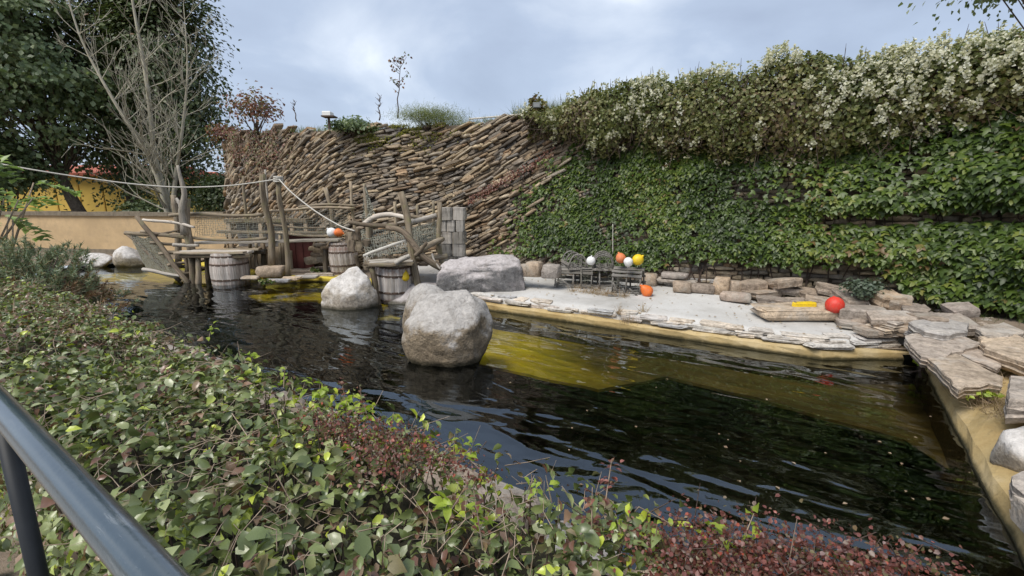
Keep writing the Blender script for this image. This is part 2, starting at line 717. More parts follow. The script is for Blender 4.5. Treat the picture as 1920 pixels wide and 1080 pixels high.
def stone_mat(name, stops, speck=None, rough=0.85, scale=1.0, bs=0.6, bd=0.02, lichen=None, top=None):
    m, t, b, out = new_mat(name)
    r = piece_random(t)
    v = coords(t)
    vo = t.nodes.new('ShaderNodeVectorMath')
    vo.operation = 'ADD'
    t.links.new(v, vo.inputs[0])
    cb = t.nodes.new('ShaderNodeCombineXYZ')
    for k in range(3):
        t.links.new(math_node(t, 'MULTIPLY', r, 17.0 + 9 * k), cb.inputs[k])
    t.links.new(cb.outputs[0], vo.inputs[1])
    v = vo.outputs[0]
    col = ramp(t, r, stops)
    n1 = noise(t, v, 3.2 * scale, 6.0, 0.6, .4)
    col = mixc(t, 0.75, col, ramp(t, n1, [(.28, (.55, .53, .5)), (.5, (1, 1, 1)), (.74, (1.35, 1.32, 1.25))]), 'MULTIPLY')
    n2 = noise(t, v, 38.0 * scale, 4.0, 0.65)
    col = mixc(t, 0.7, col, ramp(t, n2, [(.3, (.62, .62, .62)), (.5, (1, 1, 1)), (.7, (1.3, 1.3, 1.3))]), 'MULTIPLY')
    n5 = noise(t, v, 13.0 * scale, 6.0, 0.7, .3)
    col = mixc(t, 0.8, col, ramp(t, n5, [(.34, (.55, .53, .50)), (.5, (1, 1, 1)), (.64, (1.3, 1.29, 1.26))]), 'MULTIPLY')
    if speck:
        n3 = noise(t, v, 120.0 * scale, 2.0, .7)
        col = mixc(t, ramp(t, n3, [(.55, (0, 0, 0)), (.66, (1, 1, 1))]), col, speck)
    if lichen:
        n4 = noise(t, v, 2.1 * scale, 8.0, .68, .2)
        col = mixc(t, ramp(t, n4, [(.52, (0, 0, 0)), (.66, (.85, .85, .85))]), col, lichen)
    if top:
        # upward faces blend towards the top colour, broken up by noise
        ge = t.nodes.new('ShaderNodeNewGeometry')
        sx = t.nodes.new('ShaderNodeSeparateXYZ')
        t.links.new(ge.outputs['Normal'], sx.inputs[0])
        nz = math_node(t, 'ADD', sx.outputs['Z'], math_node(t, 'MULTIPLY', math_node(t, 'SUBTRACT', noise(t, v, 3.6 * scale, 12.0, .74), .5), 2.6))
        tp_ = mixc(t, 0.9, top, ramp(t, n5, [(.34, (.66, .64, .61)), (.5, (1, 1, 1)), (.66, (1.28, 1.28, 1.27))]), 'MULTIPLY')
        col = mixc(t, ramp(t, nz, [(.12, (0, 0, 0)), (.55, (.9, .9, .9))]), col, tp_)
        # hairline fractures
        vo_ = t.nodes.new('ShaderNodeTexVoronoi')
        vo_.feature = 'DISTANCE_TO_EDGE'
        vo_.inputs['Scale'].default_value = 2.3
        dn = t.nodes.new('ShaderNodeVectorMath')
        dn.operation = 'ADD'
        t.links.new(v, dn.inputs[0])
        wv_ = t.nodes.new('ShaderNodeTexNoise')
        wv_.inputs['Scale'].default_value = 3.0
        wv_.inputs['Detail'].default_value = 5.0
        t.links.new(v, wv_.inputs['Vector'])
        sc_v = t.nodes.new('ShaderNodeVectorMath')
        sc_v.operation = 'SCALE'
        sc_v.inputs['Scale'].default_value = .8
        t.links.new(wv_.outputs['Color'], sc_v.inputs[0])
        t.links.new(sc_v.outputs[0], dn.inputs[1])
        t.links.new(dn.outputs[0], vo_.inputs['Vector'])
        crk = math_node(t, 'MULTIPLY', ramp(t, vo_.outputs['Distance'], [(.0, (1, 1, 1)), (.022, (0, 0, 0))]), ramp(t, noise(t, v, 1.7, 3, .5), [(.54, (0, 0, 0)), (.66, (.38, .38, .38))]))
        col = mixc(t, crk, col, (.10, .085, .07))
        # wet algae band just above the waterline
        sp_ = t.nodes.new('ShaderNodeSeparateXYZ')
        t.links.new(ge.outputs['Position'], sp_.inputs[0])
        wl = math_node(t, 'ADD', sp_.outputs['Z'], math_node(t, 'MULTIPLY', math_node(t, 'SUBTRACT', noise(t, v, 7.0, 5.0, .6), .5), .10))
        col = mixc(t, ramp(t, wl, [(.025, (.85, .85, .85)), (.075, (0, 0, 0))]), col, (.055, .048, .028))
    t.links.new(col, b.inputs['Base Color'])
    b.inputs['Roughness'].default_value = rough
    b.inputs['Specular IOR Level'].default_value = 0.3
    h = math_node(t, 'ADD', math_node(t, 'MULTIPLY', noise(t, v, 9 * scale, 8.0, .65), 1.0), math_node(t, 'MULTIPLY', n2, .25))
    bump(t, b, h, bs, bd)
    return m


def wood_mat(name, c0, c1, c2, lichen=(.20, .21, .10), lamt=0.5, rough=.85):
    m, t, b, out = new_mat(name)
    oi = t.nodes.new('ShaderNodeObjectInfo')
    v = coords(t, (26, 26, 1.6))
    g = noise(t, v, 1.0, 6.0, .65, .5)
    col = ramp(t, g, [(.25, c0), (.5, c1), (.75, c2)])
    col = mixc(t, 1.0, col, ramp(t, oi.outputs['Random'], [(0, (.68, .66, .62)), (.5, (1, 1, 1)), (1, (1.28, 1.24, 1.2))]), 'MULTIPLY')
    cr_ = noise(t, coords(t, (60, 60, 2.2)), 1.0, 3.0, .5, .3)
    col = mixc(t, ramp(t, cr_, [(.60, (0, 0, 0)), (.70, (.8, .8, .8))]), col, (.035, .028, .022))
    l = noise(t, coords(t), 4.5, 6.0, .65)
    col = mixc(t, math_node(t, 'MULTIPLY', ramp(t, l, [(.5, (0, 0, 0)), (.68, (1, 1, 1))]), lamt), col, lichen)
    t.links.new(col, b.inputs['Base Color'])
    b.inputs['Roughness'].default_value = rough
    b.inputs['Specular IOR Level'].default_value = .25
    bump(t, b, math_node(t, 'SUBTRACT', g, math_node(t, 'MULTIPLY', cr_, .6)), .7, .012)
    return m


def plain_mat(name, col, rough=.6, var=.25, scale=6.0, metal=0.0, spec=.4, bs=0.0, dirt=None):
    m, t, b, out = new_mat(name)
    n = noise(t, coords(t), scale, 6.0, .6)
    lo = tuple(c * (1 - var) for c in col)
    hi = tuple(min(1, c * (1 + var * .6)) for c in col)
    c = ramp(t, n, [(.3, lo), (.7, hi)])
    if dirt:
        n2 = noise(t, coords(t), scale * 3.1, 8.0, .74)
        c = mixc(t, ramp(t, n2, [(.47, (0, 0, 0)), (.66, (.85, .85, .85))]), c, dirt)
    t.links.new(c, b.inputs['Base Color'])
    b.inputs['Roughness'].default_value = rough
    b.inputs['Metallic'].default_value = metal
    b.inputs['Specular IOR Level'].default_value = spec
    if bs:
        bump(t, b, noise(t, coords(t), scale * 6, 5.0, .6), bs, .01)
    return m


M = {}
M['slate'] = stone_mat('slate_stone', [(0, (.145, .122, .10)), (.15, (.29, .23, .165)), (.30, (.46, .365, .245)), (.44, (.245, .22, .19)), (.58, (.32, .24, .16)), (.72, (.215, .20, .185)), (.84, (.48, .395, .285)), (.92, (.36, .245, .15)), (1, (.12, .105, .09))], bs=.6, bd=.025)
M['sandstone'] = stone_mat('sandstone', [(0, (.34, .26, .19)), (.3, (.28, .235, .20)), (.55, (.40, .30, .21)), (.8, (.29, .275, .265)), (1, (.36, .28, .225))], bs=.9, bd=.03, lichen=(.40, .37, .32))
M['flagstone'] = stone_mat('flagstone', [(0, (.43, .335, .255)), (.3, (.37, .325, .285)), (.55, (.47, .37, .27)), (.8, (.35, .35, .355)), (1, (.44, .345, .28))], bs=.9, bd=.03, lichen=(.49, .455, .41))
M['lip'] = stone_mat('pale_lip_stone', [(0, (.56, .49, .42)), (.3, (.50, .48, .45)), (.6, (.60, .51, .41)), (.8, (.46, .455, .45)), (1, (.58, .50, .44))], bs=.9, bd=.03, lichen=(.58, .56, .53))
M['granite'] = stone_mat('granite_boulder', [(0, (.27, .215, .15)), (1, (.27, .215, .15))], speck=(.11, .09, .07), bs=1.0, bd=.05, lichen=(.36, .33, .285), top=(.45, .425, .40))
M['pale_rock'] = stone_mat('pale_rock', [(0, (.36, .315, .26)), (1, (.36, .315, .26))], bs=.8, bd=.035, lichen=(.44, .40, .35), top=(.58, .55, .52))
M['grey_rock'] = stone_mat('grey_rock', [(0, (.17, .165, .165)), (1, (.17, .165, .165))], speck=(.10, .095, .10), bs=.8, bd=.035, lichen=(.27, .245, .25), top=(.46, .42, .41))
M['wood'] = wood_mat('weathered_wood', (.12, .09, .062), (.29, .235, .17), (.46, .40, .32), lichen=(.24, .23, .10), lamt=.65)
M['old_wood'] = wood_mat('pale_driftwood', (.24, .21, .18), (.44, .40, .35), (.60, .56, .50), lamt=.2)
M['dark_wood'] = wood_mat('dark_damp_wood', (.07, .052, .038), (.16, .125, .09), (.25, .20, .15), lamt=.4)
M['barrel'] = wood_mat('barrel_wood', (.26, .20, .17), (.50, .45, .41), (.70, .67, .63), lichen=(.30, .15, .11), lamt=.65)
M['grey_timber'] = wood_mat('grey_timber_blocks', (.20, .18, .155), (.36, .335, .30), (.52, .49, .45), lichen=(.30, .24, .20), lamt=.35)
M['iron'] = plain_mat('rusty_iron', (.11, .075, .055), .8, .5, 20)
M['rope'] = plain_mat('rope_fibre', (.55, .52, .46), .9, .2, 60, bs=.4)
M['net'] = plain_mat('net_twine', (.27, .27, .22), .9, .3, 40)

# ------------------------------------------------------------------ setting materials
def ground_mat():
    m, t, b, out = new_mat('earth')
    v = coords(t)
    c = ramp(t, noise(t, v, 1.3, 8, .65), [(.3, (.12, .09, .065)), (.5, (.22, .17, .125)), (.7, (.30, .24, .18))])
    c = mixc(t, ramp(t, noise(t, v, 2.3, 6, .6), [(.55, (0, 0, 0)), (.68, (.8, .8, .8))]), c, (.09, .12, .04))
    t.links.new(c, b.inputs['Base Color'])
    b.inputs['Roughness'].default_value = .95
    bump(t, b, noise(t, v, 22, 8, .7), .7, .03)
    return m


def concrete_mat():
    m, t, b, out = new_mat('pale_concrete')
    v = coords(t)
    c = ramp(t, noise(t, v, 1.1, 9, .62, .3), [(.3, (.36, .345, .32)), (.5, (.50, .485, .46)), (.7, (.585, .575, .555))])
    c = mixc(t, ramp(t, noise(t, v, 3.7, 9, .72, .6), [(.54, (0, 0, 0)), (.74, (.75, .75, .75))]), c, (.37, .34, .30))
    c = mixc(t, ramp(t, noise(t, v, 45, 5, .7), [(.54, (0, 0, 0)), (.74, (.6, .6, .6))]), c, (.30, .27, .23))
    t.links.new(c, b.inputs['Base Color'])
    b.inputs['Roughness'].default_value = .85
    bump(t, b, math_node(t, 'ADD', noise(t, v, 3, 6, .6), math_node(t, 'MULTIPLY', noise(t, v, 40, 6, .7), .2)), .5, .03)
    return m


def curb_mat():
    m, t, b, out = new_mat('ochre_curb')
    v = coords(t)
    c = ramp(t, noise(t, v, 2.4, 8, .65), [(.3, (.34, .23, .09)), (.5, (.45, .33, .15)), (.7, (.54, .43, .25))])
    g = t.nodes.new('ShaderNodeSeparateXYZ')
    t.links.new(v, g.inputs[0])
    wet = ramp(t, math_node(t, 'ADD', g.outputs['Z'], math_node(t, 'MULTIPLY', noise(t, v, 7, 5, .6), .06)), [(.045, (1, 1, 1)), (.075, (0, 0, 0))])
    yl = ramp(t, math_node(t, 'ADD', math_node(t, 'MULTIPLY', g.outputs['X'], -.35), math_node(t, 'MULTIPLY', noise(t, v, 3, 6, .7), .8)), [(.95, (0, 0, 0)), (1.25 if False else 1.0, (1, 1, 1))])
    c = mixc(t, yl, c, (.55, .43, .05))
    c = mixc(t, wet, c, (.07, .055, .02))
    c = mixc(t, ramp(t, noise(t, v, 14, 6, .7), [(.55, (0, 0, 0)), (.72, (.7, .7, .7))]), c, (.25, .19, .09))
    t.links.new(c, b.inputs['Base Color'])
    b.inputs['Roughness'].default_value = .8
    bump(t, b, noise(t, v, 18, 6, .65), .5, .02)
    return m


def shelf_mat():
    m, t, b, out = new_mat('algae_shelf')
    v = coords(t)
    n = noise(t, v, 1.5, 6, .6, .5)
    yel = ramp(t, n, [(.28, (.50, .36, .010)), (.46, (.88, .66, .012)), (.62, (.96, .78, .03))])
    brn = ramp(t, n, [(.3, (.085, .062, .018)), (.7, (.20, .145, .045))])
    g = t.nodes.new('ShaderNodeSeparateXYZ')
    t.links.new(v, g.inputs[0])
    f = ramp(t, math_node(t, 'ADD', math_node(t, 'MULTIPLY', g.outputs['X'], .25), math_node(t, 'MULTIPLY', noise(t, v, .9, 4, .6), .35)), [(.16, (0, 0, 0)), (.50, (1, 1, 1))])
    c = mixc(t, f, yel, brn)
    c = mixc(t, ramp(t, noise(t, v, 6, 6, .7), [(.56, (0, 0, 0)), (.78, (.6, .6, .6))]), c, (.16, .12, .02))
    t.links.new(c, b.inputs['Base Color'])
    b.inputs['Roughness'].default_value = .9
    bump(t, b, noise(t, v, 12, 5, .6), .4, .03)
    return m


def water_mat():
    m, t, b, out = new_mat('pool_water')
    t.nodes.remove(b)
    def crest(stretch, deg):
        m2 = t.nodes.new('ShaderNodeMapping')
        m2.inputs['Scale'].default_value = (1.0, stretch, 1.0)
        t.links.new(coords(t, (1, 1, 1), (0, 0, math.radians(deg))), m2.inputs[0])
        return m2.outputs[0]
    w1 = noise(t, crest(3.0, 36), 1.45, 1.0, .35, .7)
    w2 = noise(t, crest(1.9, 14), 4.2, 1.5, .45, .3)
    # wind patches roughen the far, open end more than the sheltered near one
    gust = ramp(t, noise(t, coords(t), .33, 2, .5), [(.40, (.10, .10, .10)), (.62, (1, 1, 1))])
    h = math_node(t, 'ADD', math_node(t, 'MULTIPLY', w1, .018), math_node(t, 'MULTIPLY', math_node(t, 'MULTIPLY', w2, gust), .0085))
    bp = t.nodes.new('ShaderNodeBump')
    bp.inputs['Strength'].default_value = 1.0
    bp.inputs['Distance'].default_value = 1.0
    t.links.new(h, bp.inputs['Height'])
    fr = t.nodes.new('ShaderNodeFresnel')
    fr.inputs['IOR'].default_value = 1.95
    t.links.new(bp.outputs[0], fr.inputs['Normal'])
    gl = t.nodes.new('ShaderNodeBsdfGlossy')
    gl.inputs['Roughness'].default_value = .012
    gl.inputs['Color'].default_value = (.84, .93, 1.0, 1)
    t.links.new(bp.outputs[0], gl.inputs['Normal'])
    tr = t.nodes.new('ShaderNodeBsdfTransparent')
    tr.inputs[0].default_value = (.97, .95, .76, 1)
    ms = t.nodes.new('ShaderNodeMixShader')
    t.links.new(fr.outputs[0], ms.inputs[0])
    t.links.new(tr.outputs[0], ms.inputs[1])
    t.links.new(gl.outputs[0], ms.inputs[2])
    t.links.new(ms.outputs[0], out.inputs[0])
    return m


M['earth'] = ground_mat()
M['concrete'] = concrete_mat()
M['curb'] = curb_mat()
M['shelf'] = shelf_mat()
M['water'] = water_mat()
M['basin'] = plain_mat('dark_basin', (.006, .007, .006), .95, .4, 2, spec=.05)
M['mortar'] = plain_mat('wall_core_earth', (.11, .085, .06), .95, .5, 5, bs=.8)
M['bark'] = plain_mat('tree_bark', (.12, .095, .07), .95, .5, 14, bs=.8)
M['moss_bark'] = plain_mat('mossy_bark', (.36, .33, .27), .95, .3, 6, bs=.6, dirt=(.36, .35, .20))
M['twig'] = plain_mat('tan_twig', (.36, .275, .20), .9, .4, 30)
M['dark_twig'] = plain_mat('dark_twig', (.10, .07, .055), .9, .4, 30)

# ------------------------------------------------------------------ ground and pool
POOL = [(4.6, 5.0), (3.5, 5.0), (1.72, 6.05), (.6, 6.75), (-.5, 7.4), (-1.8, 8.3), (-3.0, 9.6), (-4.3, 9.95), (-5.2, 9.65), (-5.8, 10.4), (-7.2, 11.5),
        (-10.2, 12.9), (-11.2, 11.4), (-10.4, 9.7), (-6, 6.65), (-1.9, 3.75), (.36, 2.1), (1.9, 1.05), (2.55, 2.0)]
GROUND_Z = .12


def dense(poly, step, closed=True):
    out = []
    n = len(poly)
    for i in range(n if closed else n - 1):
        a, b = np.array(poly[i], float), np.array(poly[(i + 1) % n], float)
        k = max(1, int(np.linalg.norm(b - a) / step))
        for j in range(k):
            out.append(a + (b - a) * j / k)
    if not closed:
        out.append(np.array(poly[-1], float))
    return out


def offset_poly(pts, d, closed=True):
    """move each point d to its outer side (points run counter-clockwise)"""
    P = np.array(pts, float)
    n = len(P)
    out = []
    for i in range(n):
        a = P[(i - 1) % n] if (closed or i > 0) else P[i]
        b = P[(i + 1) % n] if (closed or i < n - 1) else P[i]
        tv = b - a
        tv /= np.linalg.norm(tv) + 1e-9
        out.append(P[i] + d * np.array([tv[1], -tv[0]]))
    return out


def ring_fill(name, outer, inner, z, mat):
    import bmesh
    bm = bmesh.new()
    edges = []
    for loop in (outer, inner):
        vs_ = [bm.verts.new((p[0], p[1], z)) for p in loop]
        for i in range(len(vs_)):
            edges.append(bm.edges.new((vs_[i], vs_[(i + 1) % len(vs_)])))
    bmesh.ops.triangle_fill(bm, use_beauty=True, edges=edges)
    for f in bm.faces:
        f.normal_update()
        if f.normal.z < 0:
            f.normal_flip()
    me = bpy.data.meshes.new(name)
    bm.to_mesh(me)
    bm.free()
    me.materials.append(mat)
    return tag(link(name, me), kind='structure')


POOL_OUT = offset_poly(POOL, .10)
ring_fill('ground', [(-900, -300), (900, -300), (900, 1500), (-900, 1500)], POOL_OUT, GROUND_Z, M['earth'])

Vb, Fb = [], []
n = len(POOL)
for z in (.06, -2.6):
    Vb += [(p[0], p[1], z) for p in POOL_OUT]
for k in range(n):
    Fb.append(((k + 1) % n, k, k + n, (k + 1) % n + n))
Fb.append(tuple(range(n, 2 * n)))
tag(obj('pool_basin', Vb, Fb, M['basin']), kind='structure')

wv = [(p[0], p[1], 0.0) for p in offset_poly(POOL, .03)]
tag(obj('water', wv, [tuple(range(len(wv)))], M['water']), kind='structure')

def make_shelf(outline, z):
    """algae-grown ledge on a dark concrete body"""
    rs_ = np.random.default_rng(len(outline))
    outline = [(p[0] + rs_.normal(0, .010), p[1] + rs_.normal(0, .010)) for p in dense(outline, .16)]
    v, f = prism(outline, z - .035, z)
    o = tag(obj('pool_shelf', v, f, M['shelf']), kind='structure')
    v, f = prism(outline, -2.1, z - .037)
    obj('shelf_body', v, f, M['basin'], o)


SHELF = [(4.63, 5.03), (3.5, 5.03), (1.72, 6.08), (.6, 6.78), (-.5, 7.43), (-.85, 7.6), (-.56, 5.75), (.20, 5.30), (.96, 4.86), (1.85, 5.24), (2.62, 4.64), (3.45, 3.78), (3.42, 3.2), (2.7, 1.95), (2.57, 1.98)]
make_shelf(SHELF, -.30)
SHELF_B = [(-1.85, 8.36), (-3.0, 9.63), (-4.3, 9.98), (-5.2, 9.68), (-5.55, 9.55), (-5.0, 9.0), (-3.9, 9.05), (-2.6, 7.7), (-1.9, 7.6)]
make_shelf(SHELF_B, -.22)
SHELF_C = [(-5.8, 10.42), (-7.2, 11.55), (-10.2, 12.95), (-11.2, 11.4), (-10.5, 10.7), (-9.0, 11.2), (-7.0, 10.3)]
make_shelf(SHELF_C, -.18)

# the ochre curb round the far and right sides of the pool
FAR = dense([(1.9, 1.05), (2.55, 2.0), (4.6, 5.0)], .25, False)[:-1]
right_n = len(FAR)
FAR2 = dense([(4.6, 5.0), (3.5, 5.0), (1.72, 6.05), (.6, 6.75), (-.5, 7.4), (-1.8, 8.3), (-3.0, 9.6), (-4.3, 9.95), (-5.2, 9.65), (-5.8, 10.4), (-7.2, 11.5), (-10.2, 12.9)], .22, False)


def sweep_edge(name, pts, profile, mat, seed=3, jit=.012):
    """profile: (outward, height) pairs swept along the pool edge"""
    rng = np.random.default_rng(seed)
    V, F = [], []
    m = len(profile)
    offs = [offset_poly(pts, d, False) for d, _ in profile]
    for i in range(len(pts)):
        for k, (d, h) in enumerate(profile):
            q = offs[k][i]
            V.append((q[0] + rng.uniform(-jit, jit), q[1] + rng.uniform(-jit, jit), h + (rng.uniform(-jit, jit) if h > 0 else 0)))
    for i in range(len(pts) - 1):
        for k in range(m - 1):
            a = i * m + k
            F.append((a, a + m, a + m + 1, a + 1))
    return tag(obj(name, V, F, mat), kind='structure')


sweep_edge('curb', FAR2, [(0, -.5), (0, .02), (.005, .085), (.03, .115), (.20, .125), (.24, -.1)], M['curb'])
sweep_edge('curb', FAR + [np.array((4.6, 5.0))], [(0, -.5), (0, .02), (.03, .10), (.16, .19), (.34, .235), (.56, .25), (.6, -.1)], M['curb'], seed=9)

# ------------------------------------------------------------------ the tall slate wall: plan, normals
WALL = smooth_path([(-8.9, 15.6, 0), (-7.95, 12.9, 0), (-6.2, 11.9, 0), (-4, 11.05, 0), (-2.5, 10.75, 0), (-1, 10.15, 0), (.5, 9.35, 0), (2.9, 8.0, 0), (4.8, 6.95, 0), (5.9, 5.95, 0), (6.4, 4.6, 0), (6.6, 3, 0), (6.65, .5, 0), (6.6, -2.5, 0)], 260)
WALL = np.array(WALL)[:, :2]
_seg = np.linalg.norm(np.diff(WALL, axis=0), axis=1)
WS = np.concatenate([[0], np.cumsum(_seg)])
WLEN = WS[-1]
WALL_H = 3.42


def wall_xy(s):
    return np.stack([np.interp(s, WS, WALL[:, 0]), np.interp(s, WS, WALL[:, 1])], -1)


def wall_frame(s):
    a, b = wall_xy(np.asarray(s) - .15), wall_xy(np.asarray(s) + .15)
    tv = b - a
    tv = tv / (np.linalg.norm(tv, axis=-1, keepdims=True) + 1e-9)
    nv = np.stack([tv[..., 1], -tv[..., 0]], -1)
    return tv, nv


def wall_point(s, h, out=0.0):
    """point on the leaning wall face"""
    s, h, out = np.broadcast_arrays(np.asarray(s, float), np.asarray(h, float), np.asarray(out, float))
    xy = wall_xy(s)
    _, nv = wall_frame(s)
    d = out - .10 * h
    return np.concatenate([xy + nv * d[..., None], h[..., None]], -1)


def s_at_x(x):
    return float(np.interp(x, WALL[:150, 0] if False else np.maximum.accumulate(WALL[:, 0]) + np.arange(len(WALL)) * 1e-7, WS))


# platform of pale concrete between the pool and the wall
NF, NB = 60, 10
front = offset_poly(dense([(4.75, 5.25), (4.6, 5.05), (3.5, 5.0), (1.72, 6.05), (.6, 6.75), (-.5, 7.4), (-1.8, 8.3)], .05, False), .10, False)
fi = np.linspace(0, len(front) - 1, NF).astype(int)
front = np.array([front[i] for i in fi])
bs_ = np.linspace(s_at_x(5.6), s_at_x(-2.4), NF)
back = wall_xy(bs_) - wall_frame(bs_)[1] * .25
Vp, Fp = [], []
for i in range(NF):
    for j in range(NB + 1):
        q = front[i] + (back[i] - front[i]) * j / NB
        zb = .205 + .10 * (j / NB) ** .8
        if j:
            zb += .018 * float(fbm(np.array([[q[0] * 1.3, q[1] * 1.3]]), 4)[0])
        Vp.append((q[0], q[1], zb))
for i in range(NF - 1):
    for j in range(NB):
        a = i * (NB + 1) + j
        Fp.append((a, a + 1, a + NB + 2, a + NB + 1))
base = len(Vp)
for i in range(NF):
    Vp.append((front[i][0], front[i][1], .05))
for i in range(NF - 1):
    Fp.append((i * (NB + 1), (i + 1) * (NB + 1), base + i + 1, base + i))
platform = tag(obj('platform', Vp, Fp, M['concrete'], smooth=True), kind='structure')

# broken slabs along the lip of the platform, children of the platform
lip = offset_poly(dense([(4.5, 5.0), (3.5, 5.0), (1.72, 6.05), (.6, 6.75), (-.5, 7.4), (-1.2, 7.9)], .02, False), .135, False)
lip = np.array(lip)
ll = np.concatenate([[0], np.cumsum(np.linalg.norm(np.diff(lip, axis=0), axis=1))])
rngp = np.random.default_rng(21)
for layer in range(3):
    pos = .05
    while pos < ll[-1] - .2:
        near_corner = pos < 2.4
        L = rngp.uniform(.22, .60)
        p = np.array([np.interp(pos + L / 2, ll, lip[:, 0]), np.interp(pos + L / 2, ll, lip[:, 1])])
        q = np.array([np.interp(pos + L / 2 + .05, ll, lip[:, 0]), np.interp(pos + L / 2 + .05, ll, lip[:, 1])])
        a = math.atan2(*(q - p)[::-1])
        keep = near_corner or layer == 1 or (layer == 2 and rngp.random() < .75) or (layer == 0 and rngp.random() < .6)
        if keep:
            th = rngp.uniform(.035, .055)
            nrm = np.array([(q - p)[1], -(q - p)[0]])
            nrm /= np.linalg.norm(nrm) + 1e-9
            c = p + nrm * (rngp.uniform(-.045, .03) + .02 * layer)
            z = .162 + layer * .034 + rngp.uniform(-.008, .006)
            slab('slab', (c[0], c[1], z), L / 2 * .97, rngp.uniform(.08, .13), th, M['lip'], platform, seed=int(rngp.integers(1e6)), rotz=a, tilt=(rngp.normal(0, .02), rngp.normal(0, .02)))
        pos += L + (.01 if near_corner else rngp.uniform(.0, .06))

# walkway on the near side of the pool
pv, pf = prism([(-12, -4), (8, -4), (8, -2.2), (1.2, -.9), (-12, 6.6)], -.05, .17)
tag(obj('path', pv, pf, plain_mat('path_concrete', (.30, .29, .27), .9, .25, 5, bs=.4)), kind='structure')

# earth bank behind the wall
sb = np.linspace(1.2, WLEN, 90)
Vt, Ft = [], []
for i, s in enumerate(sb):
    nv = wall_frame(s)[1]
    for j, (d, z) in enumerate(((-.38, 3.30), (-.9, 3.42), (-2.2, 3.35), (-5.0, 2.2), (-9, .10))):
        p = wall_xy(s) + nv * d
        Vt.append((p[0], p[1], z + .05 * float(vnoise(np.array([[p[0] * 1.5, p[1] * 1.5]]), 8)[0])))
for i in range(len(sb) - 1):
    for j in range(4):
        a = i * 5 + j
        Ft.append((a, a + 5, a + 6, a + 1))
tag(obj('earth_bank', Vt, Ft, M['earth'], smooth=True), kind='structure')

# ------------------------------------------------------------------ slate wall
slate_wall = thing('slate_wall', 'tall curved dry wall of brown slates laid in slanting courses behind the pool', 'wall', (0, 10, 0))
gs, gh = np.linspace(0, WLEN, 170), np.linspace(-.1, WALL_H - .06, 22)
Vc = []
for s in gs:
    P = wall_point(np.full(len(gh), s), gh, -.05)
    P[:, :2] += wall_frame(s)[1] * (.06 * fbm(P * 1.7, 31))[:, None]
    Vc += [tuple(p) for p in P]
    b_ = wall_point(s, WALL_H - .06, -.75)
    Vc.append(tuple(b_))
m_ = len(gh) + 1
Fc = []
for i in range(len(gs) - 1):
    for j in range(m_ - 1):
        a = i * m_ + j
        Fc.append((a, a + m_, a + m_ + 1, a + 1))
obj('core', Vc, Fc, M['mortar'], slate_wall, smooth=True)


def slate_template(seed):
    """unit slate: length along X, front at +Y, thickness Z; hexagonal broken front"""
    rng = np.random.default_rng(seed)
    a = [(-.5, -.36), (.05, -.5), (.49, -.40), (.47, .36), (.0, .5), (-.47, .42)]
    a = [(x + rng.uniform(-.07, .07), z + rng.uniform(-.16, .16)) for x, z in a]
    V = [(x, -.5, z) for x, z in a]
    V += [(x * 1.0, .40 + rng.uniform(-.06, .05), z) for x, z in a]
    V += [(x * .965, .5 + rng.uniform(-.16, .06), z * .86) for x, z in a]
    F = []
    for r in range(2):
        for k in range(6):
            i, j = r * 6 + k, r * 6 + (k + 1) % 6
            F.append((i, j, j + 6, i + 6))
    F.append((12, 13, 14, 15))
    F.append((12, 15, 16, 17))
    return np.array(V), np.array(F)


SL = [slate_template(100 + k) for k in range(10)]


def slope_angle(x, s):
    xs = [-8.2, -7.4, -5.4, -4.3, -3.3, -2.3, -1.2, .2, 1.5, 2.6, 4, 7]
    an = [35, 38, 38, 27, 10, 9, 21, 26, 16, 6, 2, 0]
    return np.radians(np.interp(x, xs, an))


s_grid = np.linspace(.8, WLEN - 2.5, 900)
x_grid = wall_xy(s_grid)[:, 0]
ang_grid = np.where(s_grid > s_at_x(5.8), 0.0, slope_angle(x_grid, s_grid))
g_grid = np.concatenate([[0], np.cumsum(np.tan((ang_grid[1:] + ang_grid[:-1]) / 2) * np.diff(s_grid))])
rngs = np.random.default_rng(5)
slates = []
STEP = .068
for phi in np.arange(-g_grid.max() - .1, WALL_H + .1, STEP):
    s = .85 + rngs.uniform(0, .3)
    off = 0
    while s < WLEN - 2.6:
        L = rngs.uniform(.10, .28) if rngs.random() < .6 else rngs.uniform(.26, .58)
        sc_ = s + L / 2
        a = float(np.interp(sc_, s_grid, ang_grid))
        h = phi + float(np.interp(sc_, s_grid, g_grid))
        ds = L * math.cos(a)
        top_here = WALL_H + .05 * math.sin(sc_ * 1.7) + .04 * math.sin(sc_ * 4.1)
        if .02 < h < top_here - .04:
            slates.append((s + ds / 2, h, L, a + rngs.normal(0, .075), STEP * math.cos(a) * rngs.uniform(.72, 1.16), rngs.uniform(-.03, .055) + (.07 if rngs.random() < .12 else 0), int(rngs.integers(10)), rngs.normal(0, .09), rngs.normal(.10, .12)))
        s += ds * 1.0 + rngs.uniform(.0, .012)


def slate_matrix(q):
    s, h, L, a, th, outw, var, yaw, roll = q
    tv, nv = wall_frame(s)
    t3 = Vector((tv[0], tv[1], 0))
    n3 = Vector((nv[0], nv[1], 0))
    up = Vector((0, 0, 1))
    X = t3 * math.cos(a) + up * math.sin(a)
    Z = -t3 * math.sin(a) + up * math.cos(a)
    X = (X + n3 * yaw).normalized()
    Y = (n3 - Z * roll)
    Y = (Y - X * Y.dot(X)).normalized()
    Z = X.cross(Y)
    p = wall_point(s, h, outw - .13)
    Mx = Matrix((X * L, Y * .30, Z * th)).transposed().to_4x4()
    Mx.translation = Vector(p)
    return Mx


def tucked(q):
    x_ = float(wall_xy(q[0])[0])
    c_ = x_ - (-.3 + .62 * (q[1] - .4))
    return q if c_ < 0 else (*q[:5], min(q[5], .0), *q[6:])


